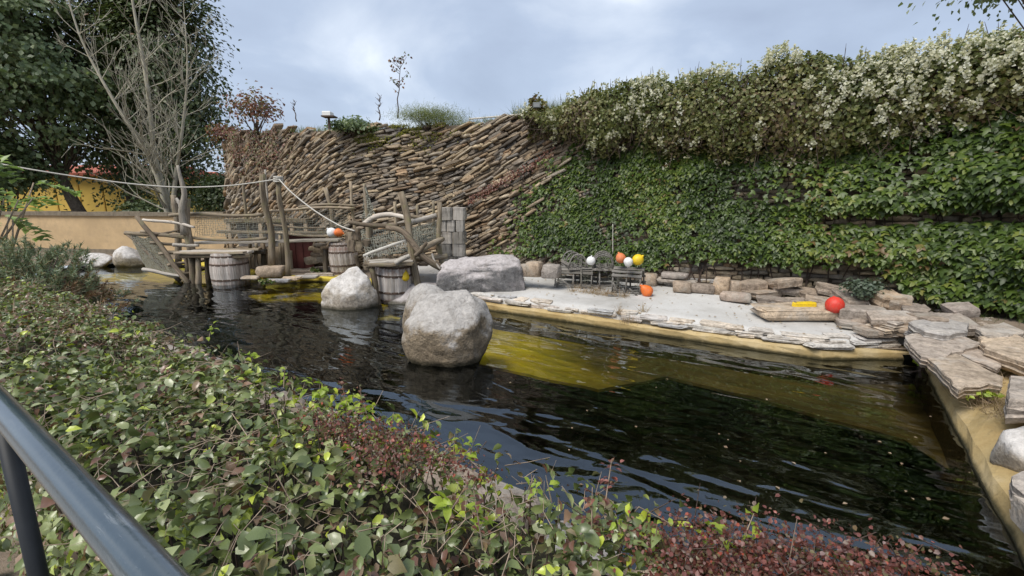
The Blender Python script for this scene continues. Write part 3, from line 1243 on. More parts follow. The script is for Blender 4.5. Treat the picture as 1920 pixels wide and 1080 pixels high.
slates = [tucked(q) for q in slates]
mats_ = [slate_matrix(q) for q in slates]
ctr = np.array([m.translation[:] for m in mats_])
u_, v_, d_ = proj(ctr)
ivy_cover = ctr[:, 0] - (-.6 + .55 * (ctr[:, 2] - .4))
score = np.array([q[2] * q[4] for q in slates]) / np.maximum(d_, 1) ** 2
score[(u_ < 395) | (u_ > 1920) | (v_ < 0) | (d_ < 0) | (ivy_cover > .25)] = 0
hidden = (v_ > 408) & (u_ < 640)
score[hidden] = 0
order = np.argsort(-score)
single = set(order[:300].tolist())
sl_mesh = [mesh_raw('slate', v, f, M['slate']) for v, f in SL]
RV, RF, RR, off = [], [], [], 0
for i, (q, mx_) in enumerate(zip(slates, mats_)):
    tv, tf = SL[q[6]]
    if i in single:
        link('slate', sl_mesh[q[6]], slate_wall, mx_)
    else:
        A = np.array(mx_)
        RV.append(tv @ A[:3, :3].T + A[:3, 3])
        RF.append(tf + off)
        RR.append(np.full(len(tv), rngs.random()))
        off += len(tv)
tag(obj('slates', np.concatenate(RV), np.concatenate(RF), M['slate'], slate_wall, rnd=np.concatenate(RR)), kind='stuff')
# pale pipe along part of the wall top
pp = [tuple(wall_point(s, WALL_H + .05, -.06)) for s in np.linspace(s_at_x(-1.1), s_at_x(.55), 14)]
v, f = tube_data(pp, [.018] * len(pp), 6)
obj('edging_pipe', v, f, M['rope'], slate_wall, smooth=True)
slate_wall['kind'] = 'thing'

# ------------------------------------------------------------------ boulders standing in and beside the pool
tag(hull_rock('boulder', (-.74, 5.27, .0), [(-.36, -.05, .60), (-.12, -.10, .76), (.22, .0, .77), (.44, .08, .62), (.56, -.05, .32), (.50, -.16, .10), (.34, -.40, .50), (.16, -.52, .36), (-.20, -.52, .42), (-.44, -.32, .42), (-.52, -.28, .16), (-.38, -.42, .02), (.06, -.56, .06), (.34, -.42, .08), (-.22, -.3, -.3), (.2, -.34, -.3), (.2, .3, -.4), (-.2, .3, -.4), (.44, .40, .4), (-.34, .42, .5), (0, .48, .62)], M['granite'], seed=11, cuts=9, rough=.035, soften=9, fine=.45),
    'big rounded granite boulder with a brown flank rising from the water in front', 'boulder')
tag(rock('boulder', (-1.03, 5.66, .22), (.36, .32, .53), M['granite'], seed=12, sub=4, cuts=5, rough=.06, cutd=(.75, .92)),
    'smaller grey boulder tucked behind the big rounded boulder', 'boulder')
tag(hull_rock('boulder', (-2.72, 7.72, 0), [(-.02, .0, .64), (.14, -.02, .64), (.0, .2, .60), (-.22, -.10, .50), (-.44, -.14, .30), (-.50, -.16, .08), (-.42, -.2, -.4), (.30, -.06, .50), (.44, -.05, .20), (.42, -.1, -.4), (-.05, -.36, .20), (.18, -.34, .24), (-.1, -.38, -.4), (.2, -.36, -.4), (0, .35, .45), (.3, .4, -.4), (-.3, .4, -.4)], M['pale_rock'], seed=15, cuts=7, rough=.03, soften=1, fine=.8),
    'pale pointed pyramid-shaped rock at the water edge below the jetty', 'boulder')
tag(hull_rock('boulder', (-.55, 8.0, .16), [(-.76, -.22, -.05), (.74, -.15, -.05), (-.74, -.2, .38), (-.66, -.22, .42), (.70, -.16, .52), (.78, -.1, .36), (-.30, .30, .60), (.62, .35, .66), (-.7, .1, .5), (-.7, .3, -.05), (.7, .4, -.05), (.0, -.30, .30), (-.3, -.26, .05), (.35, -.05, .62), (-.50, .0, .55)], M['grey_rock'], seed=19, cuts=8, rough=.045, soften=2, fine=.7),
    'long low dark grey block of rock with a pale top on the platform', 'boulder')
tag(rock('boulder', (-1.55, 8.02, .0), (.62, .42, .36), M['grey_rock'], seed=23, sub=4, cuts=2, rough=.06, cutd=(.85, .95), rotz=.2,
         planes=[((-.35, -.75, .6), .50), ((.1, -.3, 1), .7), ((0, -1, 0), .75)]),
    'sloping grey slab of rock lying under the hammock deck at the water', 'boulder')
tag(rock('boulder', (-10.2, 12.35, .12), (.42, .36, .46), M['pale_rock'], seed=31, sub=3, cuts=7, rough=.08),
    'round pale rock beside the tan plaster wall and the tilted frame', 'boulder')
tag(rock('boulder', (-11.0, 12.2, .08), (.46, .36, .30), M['pale_rock'], seed=33, sub=3, cuts=8, rough=.08),
    'low pale rock at the far pool corner beside the round one', 'boulder')
tag(block('stone_block', at_z(509, 519, .13), .52, .36, .24, M['sandstone'], seed=4, rotz=.1),
    'squared sandstone block on the pool edge at the foot of tall posts', 'stone block')
tag(rock('boulder', (-1.0, 7.83, .30), (.10, .10, .16), M['grey_rock'], seed=41, sub=2, cuts=3),
    'small dark cobble leaning against the end of the long grey rock', 'stone')

# ------------------------------------------------------------------ rubble border along the foot of the wall
border = thing('stone_border', 'low border of rough stones along the foot of the ivy wall behind the traps', 'stone border', at_z(1300, 540, .25))
border['kind'] = 'thing'


def put_block(u, v, z, wpx, hpx, parent, seed, mat='sandstone', dep=.22, rotz=0.0):
    p = at_z(u, v, z)
    dep_m = p.y * CP - (p.z - CAM_Z) * SP
    w, h = wpx * dep_m / FPX, hpx * dep_m / FPX
    block('stone', (p.x, p.y + dep * .4, z - .01), w, dep, h, M[mat], parent, seed, rotz)


for k, (u, v, w, h) in enumerate([(985, 515, 22, 17), (1003, 517, 28, 22), (1034, 519, 34, 20), (1222, 533, 26, 17), (1246, 527, 40, 12), (1262, 534, 22, 14),
                                  (1284, 545, 34, 15), (1322, 547, 44, 13), (1355, 549, 28, 24), (1384, 562, 54, 12), (1378, 548, 30, 18), (1408, 535, 32, 26), (1310, 532, 36, 16), (1268, 519, 50, 8),
                                  (1330, 531, 40, 15), (1350, 527, 44, 16), (1400, 520, 44, 22), (1430, 512, 40, 24), (1365, 512, 26, 20)]):
    put_block(u, v + 3, .30 + (.16 if v < 525 else 0), w, h * 1.35, border, 300 + k, rotz=-.5)
for k, (u, v, w) in enumerate([(1268, 524, 74), (1322, 522, 70), (1240, 521, 48)]):
    p = at_z(u, v, .43)
    slab('slab', p, w * p.y / FPX / 2, .12, .05, M['flagstone'], border, 340 + k, rotz=-.5)

rockery = thing('rockery', 'heap of tumbled flat stones under the ivy between platform and corner', 'rockery', at_z(1560, 590, .3))
rk = np.random.default_rng(8)
for k, (u, v, z, w, d, th) in enumerate([
        (1430, 545, .42, 66, .20, .10), (1478, 538, .46, 60, .2, .10), (1520, 545, .44, 44, .18, .10), (1450, 558, .38, 60, .2, .08), (1490, 562, .36, 66, .22, .09),
        (1405, 548, .36, 40, .16, .10), (1540, 560, .42, 60, .22, .12), (1465, 575, .30, 54, .18, .08), (1560, 535, .55, 56, .2, .14), (1470, 522, .60, 54, .2, .12),
        (1412, 528, .52, 46, .2, .14), (1520, 578, .30, 40, .15, .07), (1610, 575, .45, 90, .24, .22), (1600, 555, .52, 50, .2, .16), (1665, 550, .60, 50, .2, .18), (1690, 560, .55, 40, .2, .16),
        (1715, 575, .50, 46, .2, .12), (1640, 585, .38, 90, .2, .09), (1595, 600, .31, 58, .2, .07), (1620, 592, .36, 50, .2, .06), (1690, 605, .40, 60, .2, .10),
        (1770, 600, .46, 110, .22, .14), (1800, 575, .55, 56, .2, .10), (1740, 592, .50, 40, .2, .10), (1640, 615, .33, 60, .16, .08), (1580, 585, .36, 36, .14, .08),
        (1500, 500, .66, 50, .2, .16), (1445, 505, .62, 46, .2, .16), (1380, 505, .58, 46, .2, .20), (1395, 480, .74, 40, .2, .20), (1360, 490, .62, 40, .2, .18), (1425, 485, .76, 44, .2, .18)]):
    p = at_z(u, v, z)
    slab('stone', p, w * (p.y) / FPX / 2, d * rk.uniform(.8, 1.2), th, M['sandstone'], rockery, 500 + k, rotz=rk.uniform(-.7, .3), tilt=(rk.normal(.10, .10), rk.normal(0, .09)), n=8)
for k in range(70):
    u, v = rk.uniform(1400, 1860), 0
    v = np.interp(u, [1400, 1560, 1860], [560, 588, 615]) + rk.uniform(-26, 6)
    p = at_z(u, v, .34)
    r = rk.uniform(.03, .09)
    V, F = rock_data((r * 1.3, r, r * .6), 700 + k, sub=1, cuts=4)
    obj('stone', V, F, M['sandstone'], rockery, M=Matrix.Translation(p) @ Matrix.Rotation(rk.uniform(0, 3), 4, 'Z'))

p = at_z(1505, 590, .33)
o = slab('stone_slab', (p.x, p.y + .15, .40), .50, .24, .13, M['flagstone'], None, 61, rotz=-.12, tilt=(.05, -.03), n=10)
tag(o, 'long flat sandstone slab raised on stones beside the red ball buoy', 'stone slab')
o = slab('stone_slab', at_z(1672, 590, .47), .27, .17, .11, M['flagstone'], None, 65, rotz=-.2, tilt=(.06, -.06), n=8)
tag(o, 'flat wedge-shaped stone above the layered pale stone', 'stone slab')
lay = thing('layered_stone', 'pale flaking layered stone overhanging the platform corner', 'stone', at_z(1665, 622, .3))
for k, (dz, s) in enumerate([(0, 1.0), (.045, .95), (.09, .9), (.135, .8)]):
    p = at_z(1665, 622, .28)
    slab('layer', (p.x + .02 * k, p.y, .30 + dz), .25 * s, .17 * s, .045, M['flagstone'], lay, 70 + k, rotz=.1 + .1 * k, tilt=(.05, .02), n=10)

# ------------------------------------------------------------------ flagstone bank beyond the right curb
bank_pts = [(2.6, .7), (2.9, 1.15), (4.98, 4.6), (4.75, 5.35), (5.6, 6.1), (6.8, 4.5), (6.8, .0)]
bv, bf = prism(bank_pts, -.05, .245)
bank = tag(obj('flagstone_bank', bv, bf, M['earth']), kind='structure')
# hummocky soil bedding the flagstones
gx, gy = np.meshgrid(np.linspace(2.6, 6.6, 46), np.linspace(.8, 6.2, 60), indexing='ij')
inl = (gx - (2.62 + (gy - 1.15) * .60)) * .84
zz_ = .10 + .24 * np.clip(inl / .30, 0, 1) + .05 * np.clip(inl - .3, 0, 2) + .03 * fbm(np.stack([gx.ravel() * 3, gy.ravel() * 3], 1), 3).reshape(gx.shape)
Vs = np.stack([gx, gy, zz_], -1).reshape(-1, 3)
Fs = np.array([[i * 60 + j, (i + 1) * 60 + j, (i + 1) * 60 + j + 1, i * 60 + j + 1] for i in range(45) for j in range(59) if inl[i, j] > .02])
obj('soil', Vs, Fs, M['earth'], bank, smooth=True)
for k, (px_, z, th, tl) in enumerate([
        ([(1698, 628), (1730, 621), (1800, 630), (1846, 647), (1802, 657), (1754, 669), (1735, 665), (1706, 646)], .40, .12, .03),
        ([(1740, 670), (1790, 663), (1832, 682), (1880, 705), (1884, 722), (1836, 722), (1796, 728), (1772, 700)], .38, .11, .02),
        ([(1788, 656), (1840, 651), (1890, 677), (1872, 692), (1822, 674)], .37, .07, .0),
        ([(1838, 630), (1892, 622), (1930, 640), (2000, 660), (1970, 695), (1900, 670), (1846, 652)], .46, .15, .0),
        ([(1832, 612), (1880, 604), (1926, 620), (1892, 632), (1850, 632)], .47, .12, .0),
        ([(1702, 602), (1760, 595), (1818, 606), (1814, 622), (1770, 629), (1734, 621)], .47, .15, .0),
        ([(1898, 705), (1960, 700), (1990, 752), (1886, 748)], .47, .18, .0),
        ([(1892, 892), (1935, 876), (2006, 902), (1994, 952), (1922, 928)], .36, .12, .0),
        ([(1912, 932), (1952, 940), (2000, 1000), (1980, 1046), (1950, 1010)], .37, .12, .0),
        ([(1930, 790), (2000, 770), (2080, 800), (2060, 870), (1960, 860)], .38, .12, .0),
        ([(2010, 900), (2080, 880), (2160, 930), (2120, 1000), (2030, 980)], .38, .12, .0),
        ([(1690, 618), (1740, 612), (1778, 624), (1740, 634)], .35, .06, .0)]):
    slab_poly('flagstone', px_, z, th, M['flagstone'], bank, 800 + k, tl)
for k in range(60):
    u, v = rk.uniform(1760, 1920), rk.uniform(640, 860)
    p = at_z(u, v, .25)
    if p.x - 2.95 < (p.y - 1.9) * .65 + .2:
        continue
    r = rk.uniform(.012, .04)
    V, F = rock_data((r * 1.4, r, r * .7), 900 + k, sub=1, cuts=4)
    obj('stone', V, F, M['sandstone'], bank, M=Matrix.Translation(p) @ Matrix.Rotation(rk.uniform(0, 3), 4, 'Z'))

p = at_z(1895, 845, .30)
tag(hull_rock('boulder', (p.x + .33, p.y + .02, .18), [(-.24, -.12, 0), (-.26, .0, .12), (-.20, .16, .16), (.25, -.2, 0), (.28, .0, .17), (.2, .24, .18), (-.1, -.2, .1), (.15, -.22, .14), (-.2, .2, -.1), (.25, .25, -.1), (0, .05, .21)], M['pale_rock'], seed=77, cuts=6, rough=.03, soften=2),
    'pale rounded rock beside the tan kerb at the edge of the flagstones', 'boulder')

# stones along the near edge of the pool, glimpsed past the hedge
edging = thing('stone_edging', 'row of pale stones along the near pool edge beyond the hedge', 'stone edging', (-1.9, 3.7, 0))
ed = dense([(-6, 6.62), (-1.9, 3.72), (.36, 2.07), (1.9, 1.0)], .42, False)
for k, q in enumerate(ed):
    block('stone', (q[0] - .03, q[1] - .10, -.08), rk.uniform(.34, .46), rk.uniform(.26, .36), rk.uniform(.18, .30), M['sandstone'], edging, 950 + k, rotz=-.62 + rk.normal(0, .1))

# ------------------------------------------------------------------ tan plaster wall, yellow building, roofs beyond
M['plaster'] = plain_mat('tan_plaster', (.54, .385, .215), .9, .18, 1.6, bs=.3, dirt=(.43, .31, .18))
M['cap'] = plain_mat('brown_wall_cap', (.20, .165, .12), .9, .3, 8, bs=.5)
pw = thing('plaster_wall', 'low tan plaster wall with brown capping at the far end of the pool', 'wall', (-12, 14, 0))
pw['kind'] = 'thing'
a0, a1 = (-19.0, 15.2), (-8.2, 13.55)


def wall_run(name, a, b, th, z0, z1, mat, parent, seg=1):
    a, b = np.array(a, float), np.array(b, float)
    d = (b - a) / np.linalg.norm(b - a)
    n_ = np.array([-d[1], d[0]]) * th / 2
    V, F = prism([tuple(a - n_), tuple(b - n_), tuple(b + n_), tuple(a + n_)], z0, z1)
    return obj(name, V, F, mat, parent)


wall_run('wall_panel', a0, a1, .22, -.1, 1.26, M['plaster'], pw)
wall_run('wall_foot', a0, a1, .30, -.1, .26, M['cap'], pw)
dv = (np.array(a1) - np.array(a0)) / 12
for k in range(12):
    wall_run('capping', np.array(a0) + dv * (k + .004), np.array(a0) + dv * (k + .996), .34, 1.262, 1.37 + .01 * (k % 3), M['cap'], pw)

M['yellow'] = plain_mat('yellow_render', (.62, .43, .095), .8, .12, 1.5)
M['yellow_trim'] = plain_mat('ochre_trim', (.50, .32, .06), .8, .1, 3)
M['roof'] = plain_mat('red_roof_tile', (.42, .12, .07), .8, .25, 8)
M['white'] = plain_mat('white_render', (.76, .75, .72), .8, .06, 2)
M['glass'] = plain_mat('window_glass', (.05, .06, .07), .1, .1, 2, spec=.8)


def house(name, label, x0, x1, y, depth, z1, mat, roof_h, wins, seams=0, trim=None):
    t_ = thing(name, label, 'building', ((x0 + x1) / 2, y, 0))
    v, f = prism([(x0, y), (x1, y), (x1, y + depth), (x0, y + depth)], 0, z1)
    wl = obj('wall', v, f, mat, t_)
    ov = .35
    V = [(x0 - ov, y - ov, z1), (x1 + ov, y - ov, z1), (x1 + ov, y + depth + ov, z1), (x0 - ov, y + depth + ov, z1), (x0 - ov, y + depth / 2, z1 + roof_h), (x1 + ov, y + depth / 2, z1 + roof_h)]
    V += [(a, b, c - .12) for a, b, c in V[:4]]
    F = [(0, 1, 5, 4), (2, 3, 4, 5), (1, 2, 5), (3, 0, 4), (6, 7, 1, 0), (7, 8, 2, 1), (8, 9, 3, 2), (9, 6, 0, 3), (9, 8, 7, 6)]
    obj('roof', [(a, b, c + .125) for a, b, c in V], F, M['roof'], t_)
    for wx, wz, ww, wh in wins:
        v, f = prism([(wx, y - .05), (wx + ww, y - .05), (wx + ww, y + .02), (wx, y + .02)], wz, wz + wh)
        w_ = obj('window', v, f, M['white'], t_)
        v, f = prism([(wx + .08, y - .06), (wx + ww - .08, y - .06), (wx + ww - .08, y), (wx + .08, y)], wz + .08, wz + wh - .08)
        obj('pane', v, f, M['glass'], w_)
    for k in range(seams):
        sx = x0 + (x1 - x0) * (k + .5) / seams
        v, f = prism([(sx, y - .03), (sx + .06, y - .03), (sx + .06, y + .02), (sx, y + .02)], .1, z1 - .05)
        obj('batten', v, f, trim or mat, t_)
    return t_


house('yellow_building', 'yellow building with red roof half hidden behind the big leafy tree', -24.5, -17.0, 21.5, 6, 2.75, M['yellow'], .55, [], 7, M['yellow_trim'])
house('white_house', 'white house with red tiled roof glimpsed far off between the trunks', -32.5, -27.5, 40, 8, 3.0, M['white'], 1.0, [(-32, 1.0, 1.2, 1.4), (-29.6, 1.0, 1.2, 1.4)])

# ------------------------------------------------------------------ nets
def net_data(corner, nu, nv, sag=0.0, r=.0042, jit=.010, seed=0):
    """knotted net between four corners (A top-first, B top-last, C bottom-last, D bottom-first)"""
    A, B, Cc, D = [np.array(c, float) for c in corner]
    rng = np.random.default_rng(seed)
    P = np.zeros((nu + 1, nv + 1, 3))
    for i in range(nu + 1):
        for j in range(nv + 1):
            u, v = i / nu, j / nv
            P[i, j] = (A * (1 - u) + B * u) * (1 - v) + (D * (1 - u) + Cc * u) * v
            P[i, j, 2] -= sag * 4 * u * (1 - u) * (1 if sag < 0 else (.4 + .6 * 4 * v * (1 - v)))
            P[i, j] += rng.normal(0, jit, 3)
    pl, rl = [], []
    for i in range(nu + 1):
        pl.append([P[i, j] for j in range(nv + 1)])
        rl.append([r] * (nv + 1))
    for j in range(nv + 1):
        pl.append([P[i, j] for i in range(nu + 1)])
        rl.append([r] * (nu + 1))
    return twig_tris(pl, rl)


def net(name, corner, nu, nv, parent, mat='net', **k):
    V, F = net_data(corner, nu, nv, **k)
    return obj(name, V, F, M[mat], parent)


# ------------------------------------------------------------------ barrels
def stave_mesh(r, h, ns):
    V, F = [], []
    half = math.pi / ns * .97
    for i in range(7):
        z = h * i / 6
        rr = r * (.86 + .14 * math.sin(math.pi * (i / 6 * .86 + .07)))
        for a, dr in ((-half, 0), (0, .006), (half, 0), (half, -.03), (-half, -.03)):
            V.append(((rr + dr) * math.cos(a), (rr + dr) * math.sin(a), z))
    for i in range(6):
        for k in range(5):
            a, b = i * 5 + k, i * 5 + (k + 1) % 5
            F.append((a, b, b + 5, a + 5))
    F += [(4, 3, 2, 1, 0), (30, 31, 32, 33, 34)]
    return mesh_raw('stave', V, F, M['barrel'])


def barrel(label, loc, r, h, ns=16, tilt=(0, 0)):
    t_ = thing('barrel', label, 'barrel', loc, 'old wooden barrels under the jetties')
    me = stave_mesh(r, h, ns)
    base_m = Matrix.Translation(Vector(loc)) @ Matrix.Rotation(tilt[0], 4, 'X') @ Matrix.Rotation(tilt[1], 4, 'Y')
    for k in range(ns):
        link('stave', me, t_, base_m @ Matrix.Rotation(2 * math.pi * (k + .3) / ns, 4, 'Z'))
    for fz in (.09, .30, .70, .91):
        rr = r * (.86 + .14 * math.sin(math.pi * (fz * .86 + .07))) + .007
        V, F = [], []
        for k in range(32):
            a = 2 * math.pi * k / 32
            for dr, dz in ((0, -.02), (0, .02), (-.012, .02), (-.012, -.02)):
                V.append(((rr + dr) * math.cos(a), (rr + dr) * math.sin(a), h * fz + dz))
        for k in range(32):
            for q in range(4):
                F.append((k * 4 + q, ((k + 1) % 32) * 4 + q, ((k + 1) % 32) * 4 + (q + 1) % 4, k * 4 + (q + 1) % 4))
        obj('hoop', V, F, M['iron'], t_, M=base_m)
    v, f = prism([(r * .8 * math.cos(2 * math.pi * k / 20), r * .8 * math.sin(2 * math.pi * k / 20)) for k in range(20)], h - .06, h - .03)
    obj('head', v, f, M['wood'], t_, M=base_m)
    return t_


barrel('whitewashed barrel standing in the water under the plank table', (-6.05, 9.85, -.14), .37, .80)
barrel('reddish barrel on the bank at the corner of the hammock deck', (at_z(640, 516, .13).x, at_z(640, 516, .13).y + .25, .12), .31, .72, tilt=(0, -.03))
barrel('brown barrel in the shade under the small front bench of the deck', (-2.13, 8.15, -.02), .33, .72, tilt=(.05, .06))

# ------------------------------------------------------------------ first jetty: posts, rails, decks
j1c = at_y(430, 480, 10.2)
jetty = thing('wooden_jetty', 'rickety grey jetty of tall crooked posts, rails and net over the far pool end', 'jetty', (j1c.x, j1c.y, 0))
W = 'wood'


def post(t_, u0, v0, u1, v1, Y, wpx, mat='wood', name='post', wtop=None, bend=.05, Y0=None, seed=None):
    """a pole from its top pixel to its foot pixel at depth Y"""
    top, foot = at_y(u0, v0, Y0 or Y), at_y(u1, v1, Y)
    dep = foot.y * CP - (foot.z - CAM_Z) * SP
    r = wpx * .9 * dep / FPX / 2
    return log_piece(name, foot, top, r, (wtop or wpx * .72) * dep / FPX / 2, M[mat], t_, bend=bend, seed=seed)


for a in [(350, 372, 362, 545, 10.2, 17), (325, 366, 334, 500, 10.9, 13), (371, 474, 374, 548, 9.75, 12), (492, 326, 509, 500, 9.95, 14), (523, 336, 541, 519, 9.75, 11.5),
          (456, 330, 469, 470, 11.2, 7), (610, 352, 630, 470, 10.6, 10), (657, 340, 670, 470, 10.4, 7), (740, 378, 746, 470, 9.9, 8),
          (545, 470, 548, 520, 10.6, 9), (525, 440, 528, 520, 10.8, 8), (344, 470, 352, 540, 10.3, 9), (480, 455, 482, 505, 10.3, 8)]:
    post(jetty, *a)
post(jetty, 497, 318, 500, 395, 10.1, 5, 'old_wood', wtop=3)
# forked driftwood branch tied to the thick post
p = [at_y(u, v, 10.1) for u, v in ((347, 440), (341, 395), (346, 365), (339, 335), (333, 310))]
log_piece('branch', p[0], p[-1], .085, .025, M['old_wood'], jetty, mids=p[1:-1])
p = [at_y(u, v, 10.1) for u, v in ((341, 395), (337, 382), (330, 372))]
log_piece('branch', p[0], p[-1], .05, .03, M['old_wood'], jetty, mids=p[1:-1])
for u0, v0, u1, v1, Y0, Y1, w, mt in [(318, 404, 492, 402, 10.4, 10.2, 9, 'wood'), (498, 396, 665, 391, 10.2, 10.3, 7, 'wood'), (560, 388, 668, 385, 10.5, 10.3, 6, 'wood'),
                                      (322, 443, 500, 447, 10.3, 10.1, 8, 'wood'), (268, 412, 364, 426, 10.1, 10.0, 7, 'old_wood'), (325, 459, 372, 460, 10.0, 10.0, 8, 'old_wood'),
                                      (500, 420, 640, 428, 11.0, 10.6, 6, 'dark_wood'), (342, 478, 470, 481, 10.1, 10.0, 9, 'dark_wood'), (280, 440, 335, 432, 10.3, 10.4, 6, 'dark_wood'),
                                      (520, 436, 655, 441, 10.8, 10.2, 7, 'wood'), (330, 500, 400, 503, 10.5, 10.4, 8, 'dark_wood')]:
    a, b = at_y(u0, v0, Y0), at_y(u1, v1, Y1)
    log_piece('rail', a, b, w * 8 / FPX / 2, w * 7 / FPX / 2, M[mt], jetty, bend=.055, knob=.16, seg=14)
# deck boards over the barrel, and the longer walkway behind
rj = np.random.default_rng(3)
for k in range(5):
    z = .66 + .008 * (k % 2)
    yy = 9.62 + k * .155
    plank('plank', (-6.95 + rj.uniform(-.08, .08), yy + .05, z), (-5.50 + rj.uniform(-.12, .10), yy + rj.uniform(-.03, .03), z + rj.uniform(-.01, .02)), .145, .045, M['old_wood' if k % 3 else 'wood'], jetty, seed=k)
for k in range(4):
    yy = 10.45 + k * .16
    plank('plank', (-7.1 + rj.uniform(-.1, .1), yy, .80), (-5.55 + rj.uniform(-.1, .1), yy, .82), .15, .05, M['old_wood'], jetty, seed=20 + k)
for k in range(3):
    plank('plank', (-5.6, 10.1 + k * .15, .84), (-3.75, 10.05 + k * .15, .90), .14, .045, M['old_wood'], jetty, seed=30 + k)
for (x, y) in ((-6.8, 9.75), (-6.85, 10.3), (-5.6, 10.35), (-5.3, 10.7), (-4.2, 10.35)):
    log_piece('pile', (x, y, -.6), (x + .02, y + .02, .66 if y < 10.4 else .80), .06, .055, M['dark_wood'], jetty)
plank('beam', (-6.95, 9.66, .60), (-5.45, 9.64, .61), .09, .09, M['dark_wood'], jetty, seed=50)
plank('beam', (-6.95, 10.25, .60), (-5.45, 10.25, .61), .09, .09, M['dark_wood'], jetty, seed=51)
net('net', [at_y(366, 408, 10.35), at_y(492, 406, 10.25), at_y(498, 444, 10.25), at_y(366, 442, 10.35)], 30, 9, jetty, seed=2)
net('net', [at_y(500, 398, 10.3), at_y(655, 394, 10.4), at_y(650, 438, 10.4), at_y(505, 442, 10.3)], 34, 10, jetty, seed=3)

# tilted ladder-like frame with a canvas sheet leaning out over the water
frame = thing('tilted_frame', 'dark tilted ladder frame with a sagging brown net sheet leaning over the water', 'wooden frame', at_y(310, 520, 10.0))
frame['kind'] = 'thing'
post(frame, 256, 406, 362, 540, 9.85, 11, 'dark_wood', name='spar', Y0=10.3)
post(frame, 236, 436, 346, 535, 10.15, 9, 'dark_wood', name='spar', Y0=10.6)
for t0 in (.22, .38, .54, .70, .84):
    a = at_y(256 + 106 * t0, 406 + 134 * t0, 10.3 - .45 * t0)
    b = at_y(300 + 70 * t0, 424 + 100 * t0, 10.5)
    log_piece('rung', a + Vector((-.22, .05, .02)), b + Vector((.35, .1, .05)), .035, .03, M['wood'], frame, bend=.06)
log_piece('rail', at_y(236, 437, 10.6), at_y(352, 446, 10.2), .05, .04, M['wood'], frame)
net('net', [at_y(243, 440, 10.55), at_y(292, 441, 10.4), at_y(338, 520, 9.95), at_y(276, 506, 10.2)], 16, 22, frame, seed=5, r=.005, jit=.006)
c4 = [at_y(243, 440, 10.58), at_y(292, 441, 10.43), at_y(338, 520, 9.98), at_y(276, 506, 10.23)]
Vq, Fq = [], []
for i in range(9):
    for j in range(9):
        u, v = i / 8, j / 8
        q = (c4[0] * (1 - u) + c4[1] * u) * (1 - v) + (c4[3] * (1 - u) + c4[2] * u) * v
        Vq.append((q.x, q.y + .10 * math.sin(math.pi * u) * math.sin(math.pi * v), q.z - .06 * math.sin(math.pi * u) + .02 * math.sin(9 * u + 4 * v)))
nq = len(Vq)
Vq += [(x, y + .012, z) for x, y, z in Vq]
for i in range(8):
    for j in range(8):
        a = i * 9 + j
        Fq.append((a, a + 1, a + 10, a + 9))
        Fq.append((nq + a, nq + a + 9, nq + a + 10, nq + a + 1))
M['canvas'] = plain_mat('brown_canvas', (.24, .20, .12), .95, .35, 9, bs=.6, dirt=(.27, .25, .19))
obj('canvas', Vq, Fq, M['canvas'], frame, smooth=True)
log_piece('float_log', at_y(268, 505, 10.1), at_y(345, 518, 9.9), .04, .03, M['old_wood'], frame)

# low shed behind the jetty net
shed = thing('low_shed', 'low tan boarded shed with a dark red door behind the jetty net', 'shed', (-5.6, 11.2, .12))
M['tan_board'] = plain_mat('tan_boards', (.46, .36, .25), .85, .2, 5, bs=.3)
M['door_red'] = plain_mat('dark_red_door', (.105, .030, .025), .6, .25, 5)
for k in range(9):
    x = -6.75 + k * .2
    v, f = prism([(x, 11.2 - .02 * (k % 2)), (x + .194, 11.2 - .02 * (k % 2)), (x + .194, 11.3), (x, 11.3)], .12, .62)
    obj('board', v, f, M['tan_board'], shed)
v, f = prism([(-6.85, 11.12), (-4.9, 11.12), (-4.9, 11.9), (-6.85, 11.9)], 1.22, 1.30)
obj('roof_slab', v, f, M['wood'], shed)
for x in (-6.8, -6.05, -5.3, -4.97):
    v, f = prism([(x, 11.14), (x + .08, 11.14), (x + .08, 11.22), (x, 11.22)], .12, 1.217)
    obj('upright', v, f, M['tan_board'], shed)
v, f = prism([(-6.72, 11.4), (-4.95, 11.4), (-4.95, 11.46), (-6.72, 11.46)], .62, 1.215)
obj('back_panel', v, f, plain_mat('grey_panel', (.33, .31, .29), .8, .2, 4), shed)
pd0, pd1 = at_y(545, 470, 10.95), at_y(587, 470, 10.95)
v, f = prism([(pd0.x, 10.92), (pd1.x, 10.92), (pd1.x, 10.97), (pd0.x, 10.97)], .13, .98)
dr = obj('door', v, f, M['door_red'], shed)
for k in range(3):
    x = pd0.x + (pd1.x - pd0.x) * (k + .18) / 3
    v, f = prism([(x, 10.905), (x + .10, 10.905), (x + .10, 10.919), (x, 10.919)], .16, .95)
    obj('door_board', v, f, M['door_red'], dr)
plank('lintel', (pd0.x - 1.6, 10.85, 1.02), (pd1.x + .5, 10.8, 1.0), .12, .06, M['wood'], shed, seed=71)

# split sandstone stacked beside the red door
pile = thing('stone_pile', 'small stack of split tan stones beside the red door', 'stone pile', at_y(600, 495, 10.7))
pile['kind'] = 'thing'
for k, (u, v, w, h) in enumerate([(590, 494, 30, 14), (608, 492, 24, 12), (597, 482, 26, 10), (614, 480, 22, 9), (602, 473, 24, 8), (590, 470, 20, 8), (612, 468, 20, 8), (600, 463, 22, 7), (622, 488, 18, 9)]):
    p = at_y(u, v, 10.7)
    block('stone', (p.x, p.y, p.z), w * 10.7 / FPX, .24, h * 10.7 / FPX, M['slate'], pile, 1100 + k, rotz=.1, tilt=.12 * ((k % 3) - 1))
